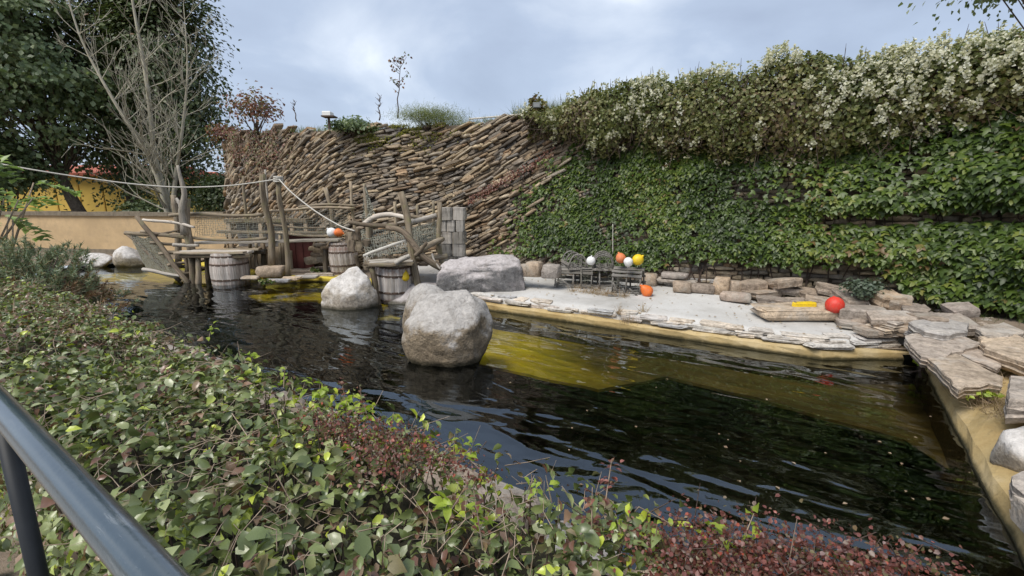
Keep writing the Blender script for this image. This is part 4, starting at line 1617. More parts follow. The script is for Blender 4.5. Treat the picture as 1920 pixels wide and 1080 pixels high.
# paving stones on the low bank
lowbank = thing('paving_stones', 'scattered flat paving stones on the sandy bank between the posts', 'paving stones', at_z(560, 505, .13))
for k, (u, v, w, h) in enumerate([(500, 492, 40, 8), (560, 494, 60, 8), (610, 503, 60, 7), (565, 507, 70, 8), (520, 525, 50, 6), (600, 514, 60, 6), (470, 520, 36, 6), (545, 522, 40, 6), (575, 518, 44, 6), (500, 527, 30, 6)]):
    p = at_z(u, v, .15)
    slab('stone', (p.x, p.y, .165 + .004 * (k % 4)), w * p.y / FPX / 2, h * 3.6 * p.y / FPX / 2, .06, M['flagstone'], lowbank, 1200 + k, 0, (0, 0), n=9)

# ------------------------------------------------------------------ hammock deck
deck = thing('hammock_deck', 'crooked driftwood deck slung with a rope hammock net between leaning posts', 'deck', at_y(740, 540, 8.4))
post(deck, 751, 361, 787, 550, 8.0, 15, wtop=13, Y0=8.35)
post(deck, 824, 379, 834, 545, 8.7, 11)
post(deck, 812, 376, 820, 470, 9.3, 7)
post(deck, 697, 503, 713, 590, 7.75, 14, 'dark_wood')
post(deck, 668, 478, 672, 520, 8.9, 10, 'dark_wood')
post(deck, 782, 385, 786, 470, 9.4, 7)
post(deck, 757, 490, 742, 560, 8.3, 10, 'dark_wood')
post(deck, 745, 495, 700, 572, 8.35, 9, 'dark_wood')
post(deck, 694, 392, 700, 470, 9.1, 10, 'wood')


def limb(t_, pts, r0, r1, mat='wood', name='branch'):
    q = [at_y(u, v, Y) for u, v, Y in pts]
    return log_piece(name, q[0], q[-1], r0, r1, M[mat], t_, mids=q[1:-1], seg=14)


limb(deck, [(683, 420, 8.6), (700, 408, 8.6), (728, 402, 8.6), (758, 408, 8.5), (772, 420, 8.4)], .05, .035, 'old_wood')
limb(deck, [(656, 417, 8.4), (690, 422, 8.3), (745, 424, 8.2)], .035, .045, 'dark_wood')
limb(deck, [(725, 427, 8.2), (752, 432, 8.15), (770, 450, 8.1), (788, 475, 8.05), (806, 490, 8.05), (828, 503, 8.1)], .05, .065, 'dark_wood')
limb(deck, [(766, 418, 8.5), (790, 412, 8.6), (818, 404, 8.7)], .05, .045, 'old_wood')
limb(deck, [(766, 405, 9.2), (795, 408, 9.2), (822, 402, 9.1)], .04, .035, 'wood')
limb(deck, [(780, 475, 8.1), (800, 462, 8.3), (830, 448, 8.7)], .06, .05, 'wood')
limb(deck, [(778, 480, 8.0), (790, 468, 8.0), (800, 455, 8.0)], .04, .03, 'dark_wood')
limb(deck, [(810, 476, 8.1), (815, 490, 8.05), (826, 505, 8.0)], .02, .015, 'old_wood')
limb(deck, [(760, 480, 8.4), (800, 484, 8.5), (838, 480, 8.7)], .06, .05, 'wood', 'beam')
# net-draped pointed post
limb(deck, [(683, 344, 9.0), (686, 375, 9.0), (690, 420, 9.0), (692, 470, 9.0)], .03, .06, 'wood', 'post')
net('net', [at_y(684, 350, 9.0), at_y(686, 350, 8.98), at_y(705, 412, 8.9), at_y(680, 412, 9.0)], 6, 16, deck, seed=8, r=.009)
net('hammock', [at_y(672, 432, 9.3), at_y(826, 420, 9.3), at_y(824, 458, 8.55), at_y(690, 482, 8.1)], 34, 18, deck, sag=.07, seed=9, r=.007)
net('net', [at_y(770, 428, 8.75), at_y(824, 412, 8.8), at_y(824, 452, 8.7), at_y(772, 470, 8.6)], 20, 12, deck, seed=10)
# frayed rope edge of the hammock
pts = [at_y(u, v, Y) for u, v, Y in ((682, 480, 8.1), (700, 472, 8.1), (720, 465, 8.12), (745, 456, 8.2), (765, 450, 8.25))]
log_piece('rope_edge', pts[0], pts[-1], .028, .026, M['rope'], deck, mids=pts[1:-1])
rr_ = np.random.default_rng(4)
pl, rl = [], []
for k in range(40):
    t0 = rr_.random()
    q = pts[0].lerp(pts[-1], t0) + Vector((0, -.02, .01))
    pl.append([tuple(q), tuple(q + Vector((rr_.normal(0, .02), -.02, -.05))), tuple(q + Vector((rr_.normal(0, .03), -.02, -.05 - rr_.uniform(.02, .10))))])
    rl.append([.006, .005, .003])
V, F = twig_tris(pl, rl)
obj('rope_fringe', V, F, M['rope'], deck)
# front bench and deck boards
for k in range(3):
    a, b = at_y(692, 498 - k * 4, 7.75 + .14 * k), at_y(775, 494 - k * 4, 7.85 + .14 * k)
    plank('plank', a, b, .14, .05, M['old_wood' if k else 'wood'], deck, seed=80 + k)
limb(deck, [(742, 494, 7.75), (752, 487, 7.75), (768, 480, 7.8)], .05, .04, 'old_wood')
for k in range(6):
    a = at_y(700 + k * 20, 505, 8.5)
    plank('plank', (a.x, 8.15, .62), (a.x + .03, 9.2, .64), .17, .045, M['dark_wood'], deck, seed=90 + k)
for k, (u, v) in enumerate([(660, 470), (674, 472), (686, 470), (655, 455), (668, 448), (664, 460)]):
    a = at_y(u, v, 8.55 + .02 * k)
    plank('block', a, a + Vector((.02, 0, .19)), .14, .12, M['wood' if k % 2 else 'dark_wood'], deck, up=(0, -1, 0), seed=100 + k)
for k in range(4):
    a = at_y(690 + k * 14, 505, 8.3)
    plank('board', a + Vector((0, .02 * k, -.02)), a + Vector((0, .02 * k, .22)), .13, .04, M['dark_wood' if k % 2 else 'wood'], deck, up=(0, -1, 0), seed=110 + k)

# column of stacked timber blocks
col_t = thing('timber_column', 'square column of grey weathered timber blocks in tiers beside the hammock deck', 'timber column', at_y(850, 490, 9.25))
c0 = at_y(848, 470, 9.2)
tz = .24
tier = 0
while tz < 1.60:
    hgt = rj.uniform(.20, .25)
    nb = 3 if tier % 3 == 1 else 2
    sx = .50 / nb
    for row in range(2):
        for q in range(nb):
            x = c0.x - .25 + sx * (q + .5) + rj.normal(0, .012) + .02 * (tier % 2)
            y = 9.2 + row * .22 + rj.normal(0, .012)
            plank('block', (x, y, tz), (x + rj.normal(0, .004), y, tz + hgt - .012), sx * .96, .21, M['grey_timber'], col_t, up=(0, -1, 0), seed=int(rj.integers(1e6)), chew=.006, warp=.003)
    tz += hgt
    tier += 1

# ------------------------------------------------------------------ rope line from the shrub across the posts
rp = smooth_path([tuple(at_y(u, v, Y)) for u, v, Y in ((-40, 300, 8.6), (60, 318, 8.8), (150, 332, 9.1), (250, 345, 9.4), (340, 351, 9.6), (430, 348, 9.7), (500, 339, 9.72), (522, 335, 9.66))], 60)
v, f = tube_data(rp, [.014] * len(rp), 6)
rope = thing('rope_line', 'long pale rope sagging from the trees to the tall posts and down to the deck', 'rope', at_y(522, 335, 9.66))
obj('rope', v, f, M['rope'], rope, smooth=True)
rp = smooth_path([tuple(at_y(u, v, Y)) for u, v, Y in ((522, 335, 9.66), (548, 362, 9.4), (590, 395, 9.1), (635, 422, 8.8), (665, 433, 8.5))], 30)
v, f = tube_data(rp, [.013] * len(rp), 6)
obj('rope', v, f, M['rope'], rope, smooth=True)
kn = at_y(522, 337, 9.72)
for k in range(4):
    ring_ = [(kn.x + .085 * math.cos(a), kn.y + .085 * math.sin(a), kn.z - .03 + k * .025 + .01 * math.sin(a + k)) for a in np.linspace(0, 2 * math.pi, 15)]
    v, f = tube_data(ring_, [.016] * 15, 5, False)
    obj('rope_turn', v, f, M['rope'], rope, smooth=True)

# ------------------------------------------------------------------ fishing buoys
M['orange'] = plain_mat('orange_buoy', (.78, .17, .025), .5, .18, 9, dirt=(.55, .19, .09))
M['faded_orange'] = plain_mat('faded_orange_buoy', (.70, .20, .07), .55, .15, 6, dirt=(.55, .24, .13))
M['red'] = plain_mat('red_buoy', (.68, .045, .028), .5, .18, 9, dirt=(.50, .10, .07))
M['yellow_b'] = plain_mat('yellow_buoy', (.82, .57, .012), .5, .16, 9, dirt=(.58, .41, .07))
M['white_b'] = plain_mat('white_buoy', (.80, .79, .77), .55, .10, 9, dirt=(.58, .57, .53))


def lathe(profile, n=20):
    V, F = [], []
    for r, z in profile:
        for k in range(n):
            a = 2 * math.pi * k / n
            V.append((r * math.cos(a), r * math.sin(a), z))
    for i in range(len(profile) - 1):
        for k in range(n):
            a, b = i * n + k, i * n + (k + 1) % n
            F.append((a, b, b + n, a + n))
    F.append(tuple(range(n - 1, -1, -1)))
    F.append(tuple(range((len(profile) - 1) * n, len(profile) * n)))
    return V, F


def buoy(label, pos, r, mat, axis=(0, 0, 1), pear=.0, lug_mat=None):
    """inflatable buoy: round or pear body, ribbed neck with an eye"""
    t_ = thing('buoy', label, 'buoy', pos, 'fishing floats about the pool')
    Mx = axis_matrix(pos, axis)
    prof = []
    for i in range(17):
        th = math.pi * i / 16
        z = -math.cos(th)
        rad = math.sin(th) * (1 - pear * .35 * (z + .2) if z > -.2 else 1)
        prof.append((max(rad, .02) * r, z * r * (1 + pear * .35 if z > 0 else 1)))
    V, F = lathe(prof)
    obj('body', V, F, mat, t_, smooth=True, M=Mx)
    zt = r * (1 + pear * .35) - .012
    V, F = lathe([(r * .30, zt - .02), (r * .27, zt + r * .08), (r * .20, zt + r * .10), (r * .20, zt + r * .18), (r * .16, zt + r * .34), (r * .07, zt + r * .38)], 14)
    nk = obj('neck', V, F, lug_mat or mat, t_, smooth=True, M=Mx)
    V, F = lathe([(r * .09, 0), (r * .09, .004)], 10)
    Me = Mx @ Matrix.Translation((0, -r * .19, zt + r * .24)) @ Matrix.Rotation(math.pi / 2, 4, 'X')
    obj('eye', V, F, M['dark_wood'], nk, M=Me)  # solid dark disc on the neck, its colour stands for the shaded opening
    return t_


def px_r(px, Y):
    return px * Y / FPX


buoy('white round buoy between the two arched lobster pots', at_y(1108, 489, 7.45), px_r(8.5, 7.5), M['white_b'], (.1, -.2, 1))
buoy('faded orange round buoy on top of the lobster pots', at_y(1164, 484, 7.45), px_r(9.5, 7.5), M['faded_orange'], (-.4, .2, 1), .2)
buoy('white buoy hanging by its neck in front of the yellow one', at_y(1178, 491, 7.25), px_r(8.5, 7.5), M['white_b'], (.05, -.1, -1), .3)
buoy('yellow round buoy on the end of the lobster pots', at_y(1196, 487, 7.4), px_r(10.5, 7.5), M['yellow_b'], (.5, -.3, .5), .1)
buoy('orange pear-shaped buoy lying on the platform below the lobster pots', at_z(1212, 557, .25) + Vector((0, .0, .10)), px_r(11.5, 7.4), M['orange'], (-.75, -.1, .65), .8)
p = at_z(1572, 585, .40)
buoy('bright red ball buoy beside the long flat slab', (p.x, p.y + .08, p.z + .07), px_r(15, 6.2), M['red'], (.3, .7, .7))
buoy('white buoy beside the orange one on the hammock deck corner', at_y(622, 436, 8.6), px_r(9, 8.6), M['white_b'], (-.5, -.3, .6), .1)
buoy('small orange buoy beside the white one on the hammock deck corner', at_y(635, 436, 8.55), px_r(8, 8.6), M['orange'], (1, -.2, -.2), .6)
buoy('yellow pear-shaped buoy hanging under the hammock deck', at_y(759, 519, 7.95), px_r(9, 8.0), M['yellow_b'], (.25, -.1, 1), .7)
# flat yellow float plate on the slab
p = at_z(1512, 573, .41)
hk = thing('yellow_float', 'flat yellow paddle-shaped float lying on the long stone slab', 'float', p)
v, f = prism([(p.x - .11, p.y - .04), (p.x + .10, p.y - .05), (p.x + .13, p.y), (p.x + .10, p.y + .06), (p.x - .10, p.y + .05), (p.x - .17, p.y + .035), (p.x - .19, p.y), (p.x - .17, p.y - .03)], p.z - .01, p.z + .045, .01)
obj('paddle', v, f, M['yellow_b'], hk)
V, F = lathe([(.018, 0), (.018, .004)], 10)
obj('dark_hole_disc', V, F, M['dark_wood'], hk, M=Matrix.Translation((p.x - .15, p.y, p.z + .046)))  # dark disc laid on the float in place of a shaded opening

# ------------------------------------------------------------------ lobster pots
M['lath'] = wood_mat('grey_lath', (.07, .063, .055), (.19, .18, .165), (.33, .315, .295), lamt=.15)


def lobster_pot(label, base, rz, L=.62, Wd=.40, H=.36, tilt=(0, 0), skip=(), twine='net', laths=11):
    """half-round trap: three bent bows on a base frame, laths nailed along, net ends"""
    t_ = thing('lobster_pot', label, 'lobster pot', base, 'lobster pots heaped on the platform')
    B = Matrix.Translation(Vector(base)) @ Matrix.Rotation(rz, 4, 'Z') @ Matrix.Rotation(tilt[0], 4, 'X') @ Matrix.Rotation(tilt[1], 4, 'Y')
    # bows in the local XZ plane, length along local Y

    def bow(a):
        s = math.sin(a)
        return (-math.cos(a) * Wd / 2, 0, .04 + (H - .04) * (abs(s) ** .75) * (1 if s >= 0 else -1))
    for y in (-L / 2, 0, L / 2):
        pts_ = [(bow(a)[0], y, bow(a)[2]) for a in np.linspace(0, math.pi, 13)]
        v, f = tube_data(pts_, [.0145] * 13, 6)
        obj('bow', v, f, M['lath'], t_, smooth=True, M=B)
        v, f = prism([(-Wd / 2 - .01, y - .018), (Wd / 2 + .01, y - .018), (Wd / 2 + .01, y + .018), (-Wd / 2 - .01, y + .018)], .005, .04)
        obj('base_rail', v, f, M['lath'], t_, M=B)
    for k in range(laths):
        if k in skip:
            continue
        a = math.pi * (k + .5) / laths
        x, _, z = bow(a)
        out = Vector((x, 0, z - .06)).normalized()
        q = Vector((x, 0, z)) + out * .016
        jit = RNG.normal(0, .008)
        wlen = B @ (q + Vector((0, -L / 2 - .02 + jit, 0)))
        plank('lath', wlen, B @ (q + Vector((0, L / 2 + .02 + jit, 0))), .058, .010, M['lath'], t_, up=(B.to_3x3() @ out), seed=k + 7, warp=.002, chew=.008)
    for x in (-Wd / 2, -Wd / 6, Wd / 6, Wd / 2):
        plank('floor_lath', B @ Vector((x, -L / 2 - .02, .046)), B @ Vector((x, L / 2 + .02, .046)), .045, .010, M['lath'], t_, up=B.to_3x3() @ Vector((0, 0, 1)), seed=5)
    for sgn in (-1, 1):
        pl_, rl_ = [], []
        for k in range(7):
            a = math.pi * (k + .5) / 7
            x, _, z = bow(a)
            pl_.append([tuple(B @ Vector((x, sgn * L / 2, z))), tuple(B @ Vector((x * .3, sgn * L / 4, .10 + z * .3)))])
            rl_.append([.005, .005])
        for rr in (.55,):
            ringp = [tuple(B @ Vector((bow(a)[0] * rr, sgn * L / 2 * (.5 + .5 * rr), .06 + (bow(a)[2] - .03) * rr))) for a in np.linspace(0, math.pi, 9)]
            pl_.append(ringp)
            rl_.append([.005] * 9)
        V, F = [], []
        o_ = 0
        for a_, b_ in zip(pl_, rl_):
            v, f = tube_data(a_, b_, 3, False)
            V += v
            F += [tuple(i + o_ for i in q) for q in f]
            o_ += len(v)
        obj('net_end', V, F, M[twine], t_)
    return t_


def pot_at(u, v, z=.25, dy=.2):
    q = at_z(u, v, z)
    return (q.x, q.y + dy, z)


b1 = pot_at(1080, 541, .26, .25)
lobster_pot('lower slatted lobster pot at the stone-border end of the heap', b1, math.radians(78), skip=(0, 1, 9), tilt=(0, 0), H=.33, Wd=.46)
b2 = pot_at(1128, 545, .26, .30)
lobster_pot('broken open lobster pot in the middle of the heap', b2, math.radians(84), skip=(0, 1, 2, 3, 7), tilt=(0, .03), H=.33, Wd=.46)
b3 = pot_at(1182, 551, .26, .16)
lobster_pot('slatted lobster pot with tipped side above the orange pear-shaped buoy', b3, math.radians(66), L=.44, H=.40, tilt=(0, -.10), skip=(0, 1))
lobster_pot('arched lobster pot on top of the heap beside the white round buoy', (b1[0] + .0, b1[1] + .08, .57), math.radians(8), L=.5, Wd=.30, H=.27, skip=(1, 2, 3, 4, 5, 6, 7, 8))
lobster_pot('wider arched lobster pot on top next to the faded orange buoy', (b2[0] + .08, b2[1] + .08, .58), math.radians(-10), L=.55, Wd=.33, H=.27, skip=(2, 3, 4, 5, 6, 7))
for k, (u0, v0, u1, v1) in enumerate([(1118, 497, 1138, 512), (1052, 524, 1075, 540), (1168, 540, 1172, 556), (1180, 541, 1196, 556), (1150, 530, 1158, 548), (1140, 553, 1172, 556)]):
    o = log_piece('broken_lath', at_y(u0, v0, 7.2), at_y(u1, v1, 7.2), .013, .012, M['lath'], None, n=5, seg=4)
    tag(o, ['short broken lath across the gap between the arched pots', 'loose stick leaning at the low end of the pots', 'upright stick under the tipped pot', 'slanting stick beside the orange pear-shaped buoy', 'thin stick below the open pot', 'stick lying flat on the concrete before the pots'][k], 'stick', 'loose sticks about the pots')
# thin rod standing in the ivy above the pots, and a fixture on the wall top
o = log_piece('thin_rod', at_y(1149, 476, 7.9), at_y(1149, 420, 7.9), .008, .006, M['rope'], None, n=5, bend=.0)
tag(o, 'thin pale rod standing upright against the ivy above the lobster pots', 'rod')
lamp = thing('wall_lamp', 'small white box lamp on a stub on top of the slate wall', 'lamp', at_y(616, 232, 10.9))
q = at_y(616, 216, 10.9)
v, f = prism([(q.x - .10, q.y - .12), (q.x + .08, q.y - .12), (q.x + .08, q.y + .1), (q.x - .10, q.y + .1)], q.z - .02, q.z + .07, .015)
obj('housing', v, f, M['white'], lamp)
v, f = prism([(q.x - .12, q.y - .14), (q.x + .16, q.y - .14), (q.x + .16, q.y + .12), (q.x - .12, q.y + .12)], q.z - .05, q.z - .022)
obj('plate', v, f, M['iron'], lamp)
v, f = tube_data([(q.x, q.y, q.z - .30), (q.x, q.y, q.z - .05)], [.03, .03], 8)
obj('stub', v, f, M['iron'], lamp)
q = at_y(1006, 197, 9.35)
bx_ = thing('wall_box', 'small grey utility box on the wall top where the blossom begins', 'box', q)
v, f = prism([(q.x - .07, q.y - .06), (q.x + .07, q.y - .06), (q.x + .07, q.y + .06), (q.x - .07, q.y + .06)], q.z - .055, q.z + .04, .01)
obj('case', v, f, plain_mat('grey_box', (.20, .21, .21), .6), bx_)
v, f = prism([(q.x - .055, q.y - .066), (q.x + .055, q.y - .066), (q.x + .055, q.y - .0605), (q.x - .055, q.y - .0605)], q.z - .045, q.z + .02)
obj('lid', v, f, plain_mat('pale_box_lid', (.30, .31, .31), .6), bx_)

# ------------------------------------------------------------------ foliage materials
M['ivy'] = leaf_mat('ivy_leaf', [(0, (.035, .058, .014)), (.3, (.062, .105, .019)), (.55, (.10, .155, .026)), (.75, (.155, .21, .036)), (.9, (.25, .27, .065)), (1, (.20, .13, .055))])
M['vine'] = leaf_mat('vine_leaf', [(0, (.11, .135, .04)), (.35, (.20, .21, .08)), (.6, (.27, .255, .11)), (.8, (.23, .165, .10)), (1, (.13, .085, .06))], transl=.3)
M['blossom'] = leaf_mat('cream_blossom', [(0, (.42, .40, .28)), (.5, (.58, .56, .44)), (1, (.76, .75, .68))], rough=.8, transl=.3, spec=.1)
M['hedge'] = leaf_mat('hedge_leaf', [(0, (.17, .085, .055)), (.08, (.32, .215, .15)), (.15, (.22, .19, .10)), (.22, (.095, .12, .045)), (.42, (.15, .19, .070)), (.60, (.225, .27, .095)), (.76, (.31, .345, .155)), (.90, (.41, .43, .28)), (.955, (.42, .50, .06)), (1, (.58, .64, .09))], rough=.30, transl=.2, spec=.6)
M['lime'] = leaf_mat('lime_shoot_leaf', [(0, (.26, .36, .04)), (1, (.46, .56, .08))], transl=.45)
M['barberry'] = leaf_mat('barberry_leaf', [(0, (.10, .038, .030)), (.35, (.19, .065, .050)), (.6, (.22, .085, .075)), (.72, (.17, .15, .06)), (.86, (.25, .17, .16)), (1, (.42, .09, .05))], transl=.3)
M['maple'] = leaf_mat('maple_leaf', [(0, (.08, .12, .06)), (.5, (.165, .22, .11)), (.85, (.25, .30, .165)), (1, (.34, .38, .23))])
M['dark_conifer'] = leaf_mat('dark_conifer_leaf', [(0, (.055, .075, .036)), (.6, (.105, .14, .06)), (.9, (.16, .185, .085)), (1, (.23, .15, .10))], transl=.25)
M['pine'] = leaf_mat('pine_needle', [(0, (.22, .13, .07)), (.3, (.36, .22, .12)), (.45, (.25, .25, .12)), (.7, (.21, .28, .17)), (1, (.32, .40, .25))], transl=.1)
M['red_leaf'] = leaf_mat('red_creeper_leaf', [(0, (.10, .045, .035)), (.4, (.22, .085, .06)), (.6, (.28, .13, .08)), (.75, (.17, .16, .06)), (1, (.16, .20, .07))])
M['grass'] = leaf_mat('bank_grass', [(0, (.10, .12, .04)), (.5, (.17, .21, .06)), (1, (.27, .27, .11))], rough=.6)
M['dry_grass'] = leaf_mat('dry_grass', [(0, (.28, .19, .12)), (1, (.50, .38, .26))], rough=.8)
M['moss'] = leaf_mat('yellow_moss', [(0, (.07, .08, .012)), (1, (.22, .21, .02))], rough=.9, transl=.1)
M['pale_leaf'] = leaf_mat('pale_pinnate_leaf', [(0, (.22, .31, .12)), (1, (.42, .52, .24))], transl=.45)
M['blue_leaf'] = leaf_mat('grey_green_leaf', [(0, (.07, .10, .07)), (1, (.16, .20, .14))])


def blend(x, a, b):
    return np.clip((x - a) / (b - a), 0, 1)


# ------------------------------------------------------------------ ivy on the wall
ivy = thing('ivy', 'dense green ivy carpeting the nearer half of the slate wall', 'ivy', tuple(wall_point(s_at_x(2.5), .3)))
rng = np.random.default_rng(77)
NI = 72000
s0, s1 = s_at_x(-1.3), WLEN - 3.2
S = rng.uniform(s0, s1, NI)
H = rng.uniform(.30, 3.15, NI)
X = wall_xy(S)[:, 0]
edge = X - (-.75 + .62 * (H - .4)) + .45 * fbm(np.stack([S * 1.6, H * 2.2], 1), 3)
dens = blend(edge, -.25, 1.7) ** 1.1
low = .52 + .16 * fbm(np.stack([S * 1.1, S * 0], 1), 9) + .22 * blend(X, 2.0, 3.0) + .16 * blend(X, 3.2, 4.2) - .58 * blend(S, s_at_x(5.2), s_at_x(6.0))
dens *= blend(H, low - .08, low + .12)
n2 = fbm(np.stack([S * 1.9, H * 2.6], 1), 15)
dens *= np.where(n2 > .62, .22, 1) * np.where(fbm(np.stack([S * 3.7, H * 5.0], 1), 16) > .45, .35, 1)
# ledges: dark horizontal recesses where the ivy hangs clear of the wall
led = blend(X, 3.4, 4.2)
led_h1 = 1.55 + .05 * np.sin(S * 2.1)
dens *= 1 - led * np.exp(-((H - led_h1) / .10) ** 4) * (fbm(np.stack([S * .8, S * 0], 1), 23) > -.35)
dens *= 1 - .8 * np.exp(-((X - 1.75) / .30) ** 2 - ((H - 1.28) / .11) ** 2)
dens *= 1 - .85 * np.exp(-((X - 3.15) / .25) ** 2 - ((H - .95) / .10) ** 2)
keep = rng.random(NI) < dens * .88
S, H, X, led, led_h1 = S[keep], H[keep], X[keep], led[keep], led_h1[keep]
bul = .10 + .10 * fbm(np.stack([S * 1.4, H * 1.8], 1), 40) + .22 * blend(X, 3.2, 5.2)
over = .6 * led * (.28 * np.exp(-((H - led_h1 - .28) / .22) ** 2) + .24 * np.exp(-((H - led_h1 + .45) / .25) ** 2) + .22 * np.exp(-((H - 2.15) / .2) ** 2))
out = np.maximum(.03, bul + over) * (.55 + .45 * rng.random(len(S)) ** .5) + .02
P = wall_point(S, H, out)
nv = wall_frame(S)[1]
N3 = np.concatenate([nv, np.zeros((len(S), 1))], 1)
up3 = np.array([0, 0, 1.0])
Nn = N3 * .85 + up3 * rng.uniform(.2, .95, (len(S), 1)) + rng.normal(0, .30, (len(S), 3))
Tt = -up3 + N3 * .55 + rng.normal(0, .38, (len(S), 3))
size = rng.uniform(.055, .105, len(S)) * (1 + .25 * blend(X, 4, 5.8))
rn = np.clip(.38 + .26 * fbm(np.stack([S * .9, H * 1.2], 1), 60) + rng.normal(0, .22, len(S)) + .12 * blend(X, 4, 5.5), 0, 1)
leaves('foliage', T_lobed(), P, Nn, Tt, size, rn, M['ivy'], ivy)
pl, rl = [], []
for k in range(70):
    s = rng.uniform(s_at_x(.2), WLEN - 4)
    h0 = rng.uniform(.1, .4)
    pts = []
    for q in range(7):
        pts.append(tuple(wall_point(s, h0 + q * .36, .05)))
        s += rng.normal(0, .12)
    pl.append(pts)
    rl.append([.012 - .0012 * q for q in range(7)])
V, F = twig_tris(pl, rl)
obj('stems', V, F, M['dark_twig'], ivy)

# ------------------------------------------------------------------ blossoming vine along the wall top
vine = thing('blossoming_vine', 'shaggy vine with sprays of cream blossom billowing over the top of the ivy wall', 'flowering vine', tuple(wall_point(s_at_x(3), 3.3)))
rng = np.random.default_rng(91)
sv0, sv1 = s_at_x(.25), WLEN - 3.2


def vine_shell(n, rng, front_only=False):
    S = rng.uniform(sv0, sv1, n)
    X = wall_xy(S)[:, 0]
    ramp_in = blend(S, sv0, sv0 + 2.6)
    top = np.interp(S, [s_at_x(q) for q in (.2, .8, 1.4, 2.9, 4.3, 5.6, 6.2, 6.5)], [3.32, 3.46, 3.62, 3.84, 3.88, 3.76, 3.64, 3.55]) + .13 * fbm(np.stack([S * 1.3, S * 0], 1), 7)
    lowv = 3.22 - .84 * ramp_in + .22 * fbm(np.stack([S * 1.5, S * 0 + 4], 1), 8) + .25 * blend(S, s_at_x(5.4), s_at_x(6.2))
    t = rng.random(n)
    # angle: 0 front foot, 1 over the top to the back
    a = t if not front_only else t * .8
    mid = (top + lowv) / 2
    hh = (top - lowv) / 2
    th = -math.pi / 2 + a * math.pi * 1.15
    R = 1 + .11 * fbm(np.stack([S * 2.2, a * 3.5], 1), 12)
    Hh = mid + hh * np.sin(th) * R
    outw = .05 + (.34 + .12 * ramp_in) * np.cos(th) * R
    P = wall_point(S, Hh, outw + .10 * 3.2 * .3)
    nv = wall_frame(S)[1]
    Nrm = np.concatenate([nv * np.cos(th)[:, None], np.sin(th)[:, None]], 1)
    return P, Nrm, S, a


n = 52000
P, Nr, S, a = vine_shell(n, rng)
P = P - Nr * np.where(rng.random((n, 1)) < .6, rng.random((n, 1)) * .16, rng.random((n, 1)) * .55)
thin = fbm(P * 1.8, 70)
k_ = rng.random(n) < np.clip(.85 + .5 * thin, .25, 1) * np.where(a < .2, .55, 1)
P, Nr, a, S = P[k_], Nr[k_], a[k_], S[k_]
n = len(P)
rn = np.clip(.52 - .34 * blend(a, .15, .7) + .25 * fbm(P * 1.5, 44) + rng.normal(0, .20, n), 0, 1)
leaves('foliage', T_diamond(), P, Nr + rng.normal(0, .6, (n, 3)), rng.normal(0, .7, (n, 3)) + Nr * .6, rng.uniform(.045, .085, n), rn, M['vine'], vine, width=1.1)
Pi, Ni, Si, ai = vine_shell(26000, rng)
Pi = Pi - Ni * rng.uniform(.12, .5, (len(Pi), 1))
leaves('inner_foliage', T_diamond(), Pi, Ni + rng.normal(0, .8, Pi.shape), rng.normal(0, 1, Pi.shape), rng.uniform(.06, .10, len(Pi)), np.clip(rng.normal(.7, .2, len(Pi)), 0, 1), M['vine'], vine, width=1.3)
# sprays: little upright cones of petals
ns = 2000
P, Nr, S, a = vine_shell(ns * 2, rng)
w = np.clip(.12 + .85 * blend(a, .3, .75), 0, 1) * np.clip(.5 + 1.8 * fbm(P * 1.5, 52), 0, 1) * (.75 + .5 * blend(P[:, 0], 3, 5))
k_ = rng.random(len(P)) < w
P, Nr, a = P[k_], Nr[k_], a[k_]
PP, NN, TT, SZ, RN = [], [], [], [], []
for p, nr in zip(P, Nr):
    m = int(rng.integers(12, 30))
    ax = nr * .7 + np.array([0, 0, .7]) + rng.normal(0, .35, 3)
    ax /= np.linalg.norm(ax)
    L = rng.uniform(.08, .20)
    t = rng.random(m)
    q = p + nr * .02 + ax * (t * L)[:, None] + rng.normal(0, .032, (m, 3)) * (1.1 - t)[:, None]
    PP.append(q)
    NN.append(rng.normal(0, .6, (m, 3)) + nr)
    TT.append(rng.normal(0, .7, (m, 3)) + ax)
    SZ.append(rng.uniform(.028, .052, m))
    RN.append(np.clip(rng.uniform(.2, .75) + rng.normal(0, .2, m), 0, 1))
PP, NN, TT, SZ, RN = map(np.concatenate, (PP, NN, TT, SZ, RN))
leaves('blossoms', T_diamond(), PP, NN, TT, SZ, RN, M['blossom'], vine, width=1.2)
pl, rl = [], []
P, Nr, S, a = vine_shell(900, rng, True)
for p, nr in zip(P, Nr):
    d = rng.normal(0, .3, 3) + np.array([0, 0, -.5])
    L = rng.uniform(.2, .6)
    q0 = p - nr * .08
    pl.append([tuple(q0), tuple(q0 + d * L * .5 + rng.normal(0, .05, 3)), tuple(q0 + d * L + rng.normal(0, .08, 3))])
    rl.append([.007, .005, .003])
P2, Nr2, S2, a2 = vine_shell(420, rng)
for p, nr, aa in zip(P2, Nr2, a2):
    if aa < .55:
        continue
    L = rng.uniform(.05, .12)
    d = nr + np.array([0, 0, .6]) + rng.normal(0, .3, 3)
    pl.append([tuple(p), tuple(p + d * L * .6), tuple(p + d * L)])
    rl.append([.005, .004, .002])
V, F = twig_tris(pl, rl)
tag(obj('stems', V, F, M['dark_twig'], vine), kind='stuff')


